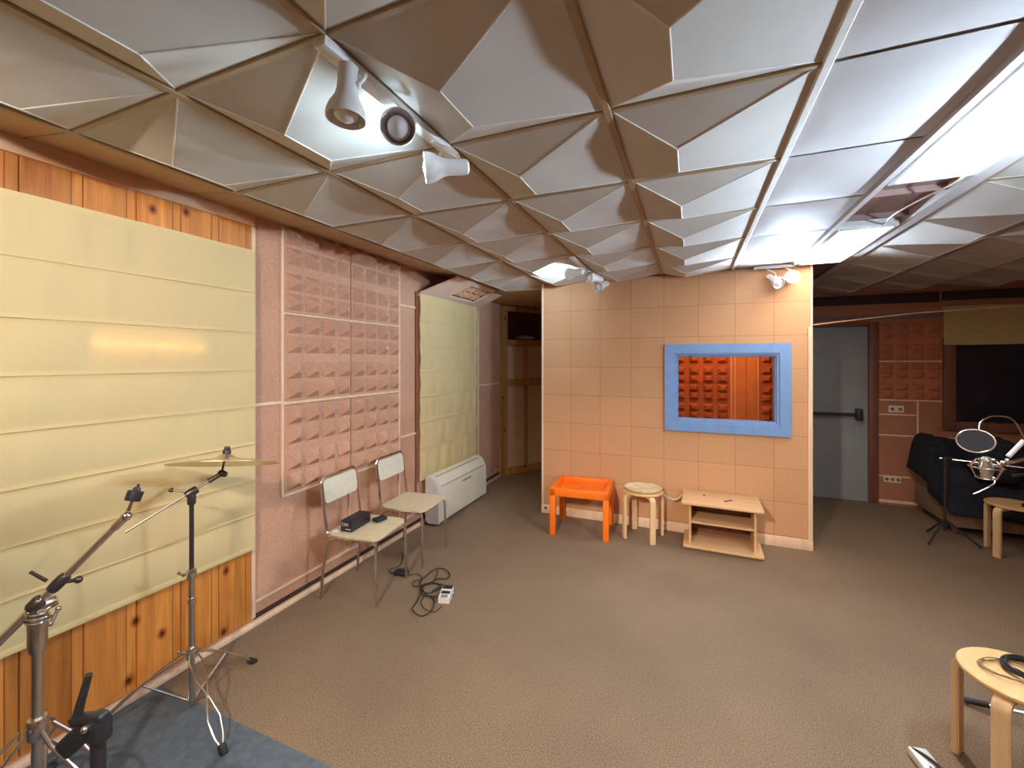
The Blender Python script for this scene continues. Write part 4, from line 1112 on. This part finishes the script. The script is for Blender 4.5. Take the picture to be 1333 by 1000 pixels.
m = MB(); m.lathe([(0, -.055), (.018, -.055), (.020, -.048), (.020, .015), (.022, .017), (.022, .052), (.015, .062), (0, .066)], 24, Matrix.Translation(MC)); obj('capsule', m, speck('champagne_metal', (.5, .46, .38), .1, 120, .4, metal=.7), t, world=True)
obj('arm', MB().tube([MC + Vector((.062, .02, .02)), MC + Vector((.16, .04, .055)), Vector((1.97, 3.29, 1.10))], .010, 10), M['chrome'], t, world=True)
m = MB(); m.ball(MC + Vector((.078, .025, .032)), .014, 12); m.ball(MC + Vector((.100, .035, .045)), .012, 12); obj('swivel', m, M['chrome'], t, world=True)
obj('boom_arm', MB().tube([MC + Vector((.105, .04, .065)), MC + Vector((.175, .06, .150))], .011, 12), M['white'], t, world=True)
obj('lower_arm', MB().tube([Vector((1.97, 3.29, 1.02)), MC + Vector((.12, .03, -.03))], .008, 8), M['darkmetal'], t, world=True)
obj('mic_lead', MB().tube(smooth([MC + Vector((.03, .0, -.055)), MC + Vector((.025, -.01, -.075)), MC + Vector((-.03, -.02, -.115)), MC + Vector((-.06, -.02, -.135))], 5), .004, 8), M['chrome'], t, world=True)
obj('pole', MB().tube([(0, 0, .05), (0, 0, 1.14)], .012, 12), M['darkmetal'], t)
m = MB(); m.lathe([(0, 0), (.14, 0), (.14, .012), (.03, .03), (0, .03)], 32); obj('base', m, M['plastic'], t)

t = thing('microphone_stand', 'tripod stand standing right of the closest stool, one black-tipped leg showing', 'microphone stand', (1.543, 2.556, 0))
obj('pole', MB().tube([(0, 0, .08), (0, 0, 1.2)], .011, 12), M['chrome'], t)
base_ang = math.atan2(0.100, -0.360)
for k in range(3):
    a_ = base_ang + k * 2 * PI / 3; L_ = .374; c_, s_ = math.cos(a_), math.sin(a_)
    lg = obj('leg', MB().tube([(0, 0, .085), (L_ * c_, L_ * s_, .020)], .009, 10), M['chrome'], t)
    obj('rubber_foot', MB().tube([((L_ - .07) * c_, (L_ - .07) * s_, .032), ((L_ + .01) * c_, (L_ + .01) * s_, .018)], .0135, 12), M['rubber'], lg)

# small things on the far stool
m = MB(); P_ = []
for i in range(40):
    a_ = i * .5; P_.append((2.50 + .05 * math.cos(a_) + .01 * math.sin(i * 1.7), 4.74 + .04 * math.sin(a_), .430 + .0007 * i))
tag(obj('cable_coil', MB().tube(smooth(P_, 3), .004, 6), M['rubber']), 'small dark cable bundle on the stool beside the microphone', 'cable')

# ------------------------------------------------------------------ wires hung across the room
cable('hanging_wire', [(.94, 4.31, 1.895), (1.35, 4.62, 1.955), (1.80, 4.85, 2.01), (2.30, 5.02, 2.05), (2.80, 5.15, 2.075), (3.395, 5.26, 2.11)], .0055, M['tan'], 'pale wire strung from the booth corner toward the far right wall')
cable('ceiling_cable', [(1.06, 3.25, CZ - .012), (1.019, 2.946, 2.392), (1.038, 2.703, 2.386), (1.068, 2.522, 2.382), (1.074, 2.357, 2.378), (1.080, 2.225, 2.374), (1.086, 2.099, 2.372), (1.10, 1.60, 2.37), (1.12, 1.15, 2.38), (1.15, .9, 2.40)], .0045, M['white'], 'thin white cable drooping along the edge of the fluorescent panel')

# ------------------------------------------------------------------ world, view
wd = bpy.data.worlds.new('world'); S.world = wd; wd.use_nodes = True
wd.node_tree.nodes['Background'].inputs[0].default_value = (0.02, 0.02, 0.03, 1); wd.node_tree.nodes['Background'].inputs[1].default_value = 0.2
S.view_settings.view_transform = 'Standard'; S.view_settings.look = 'None'; S.view_settings.exposure = 2.12; S.view_settings.gamma = 1.0
S.view_settings.use_curve_mapping = False
S.cycles.max_bounces = 10; S.cycles.diffuse_bounces = 6; S.cycles.sample_clamp_indirect = 6.0
S.cycles.use_denoising = True
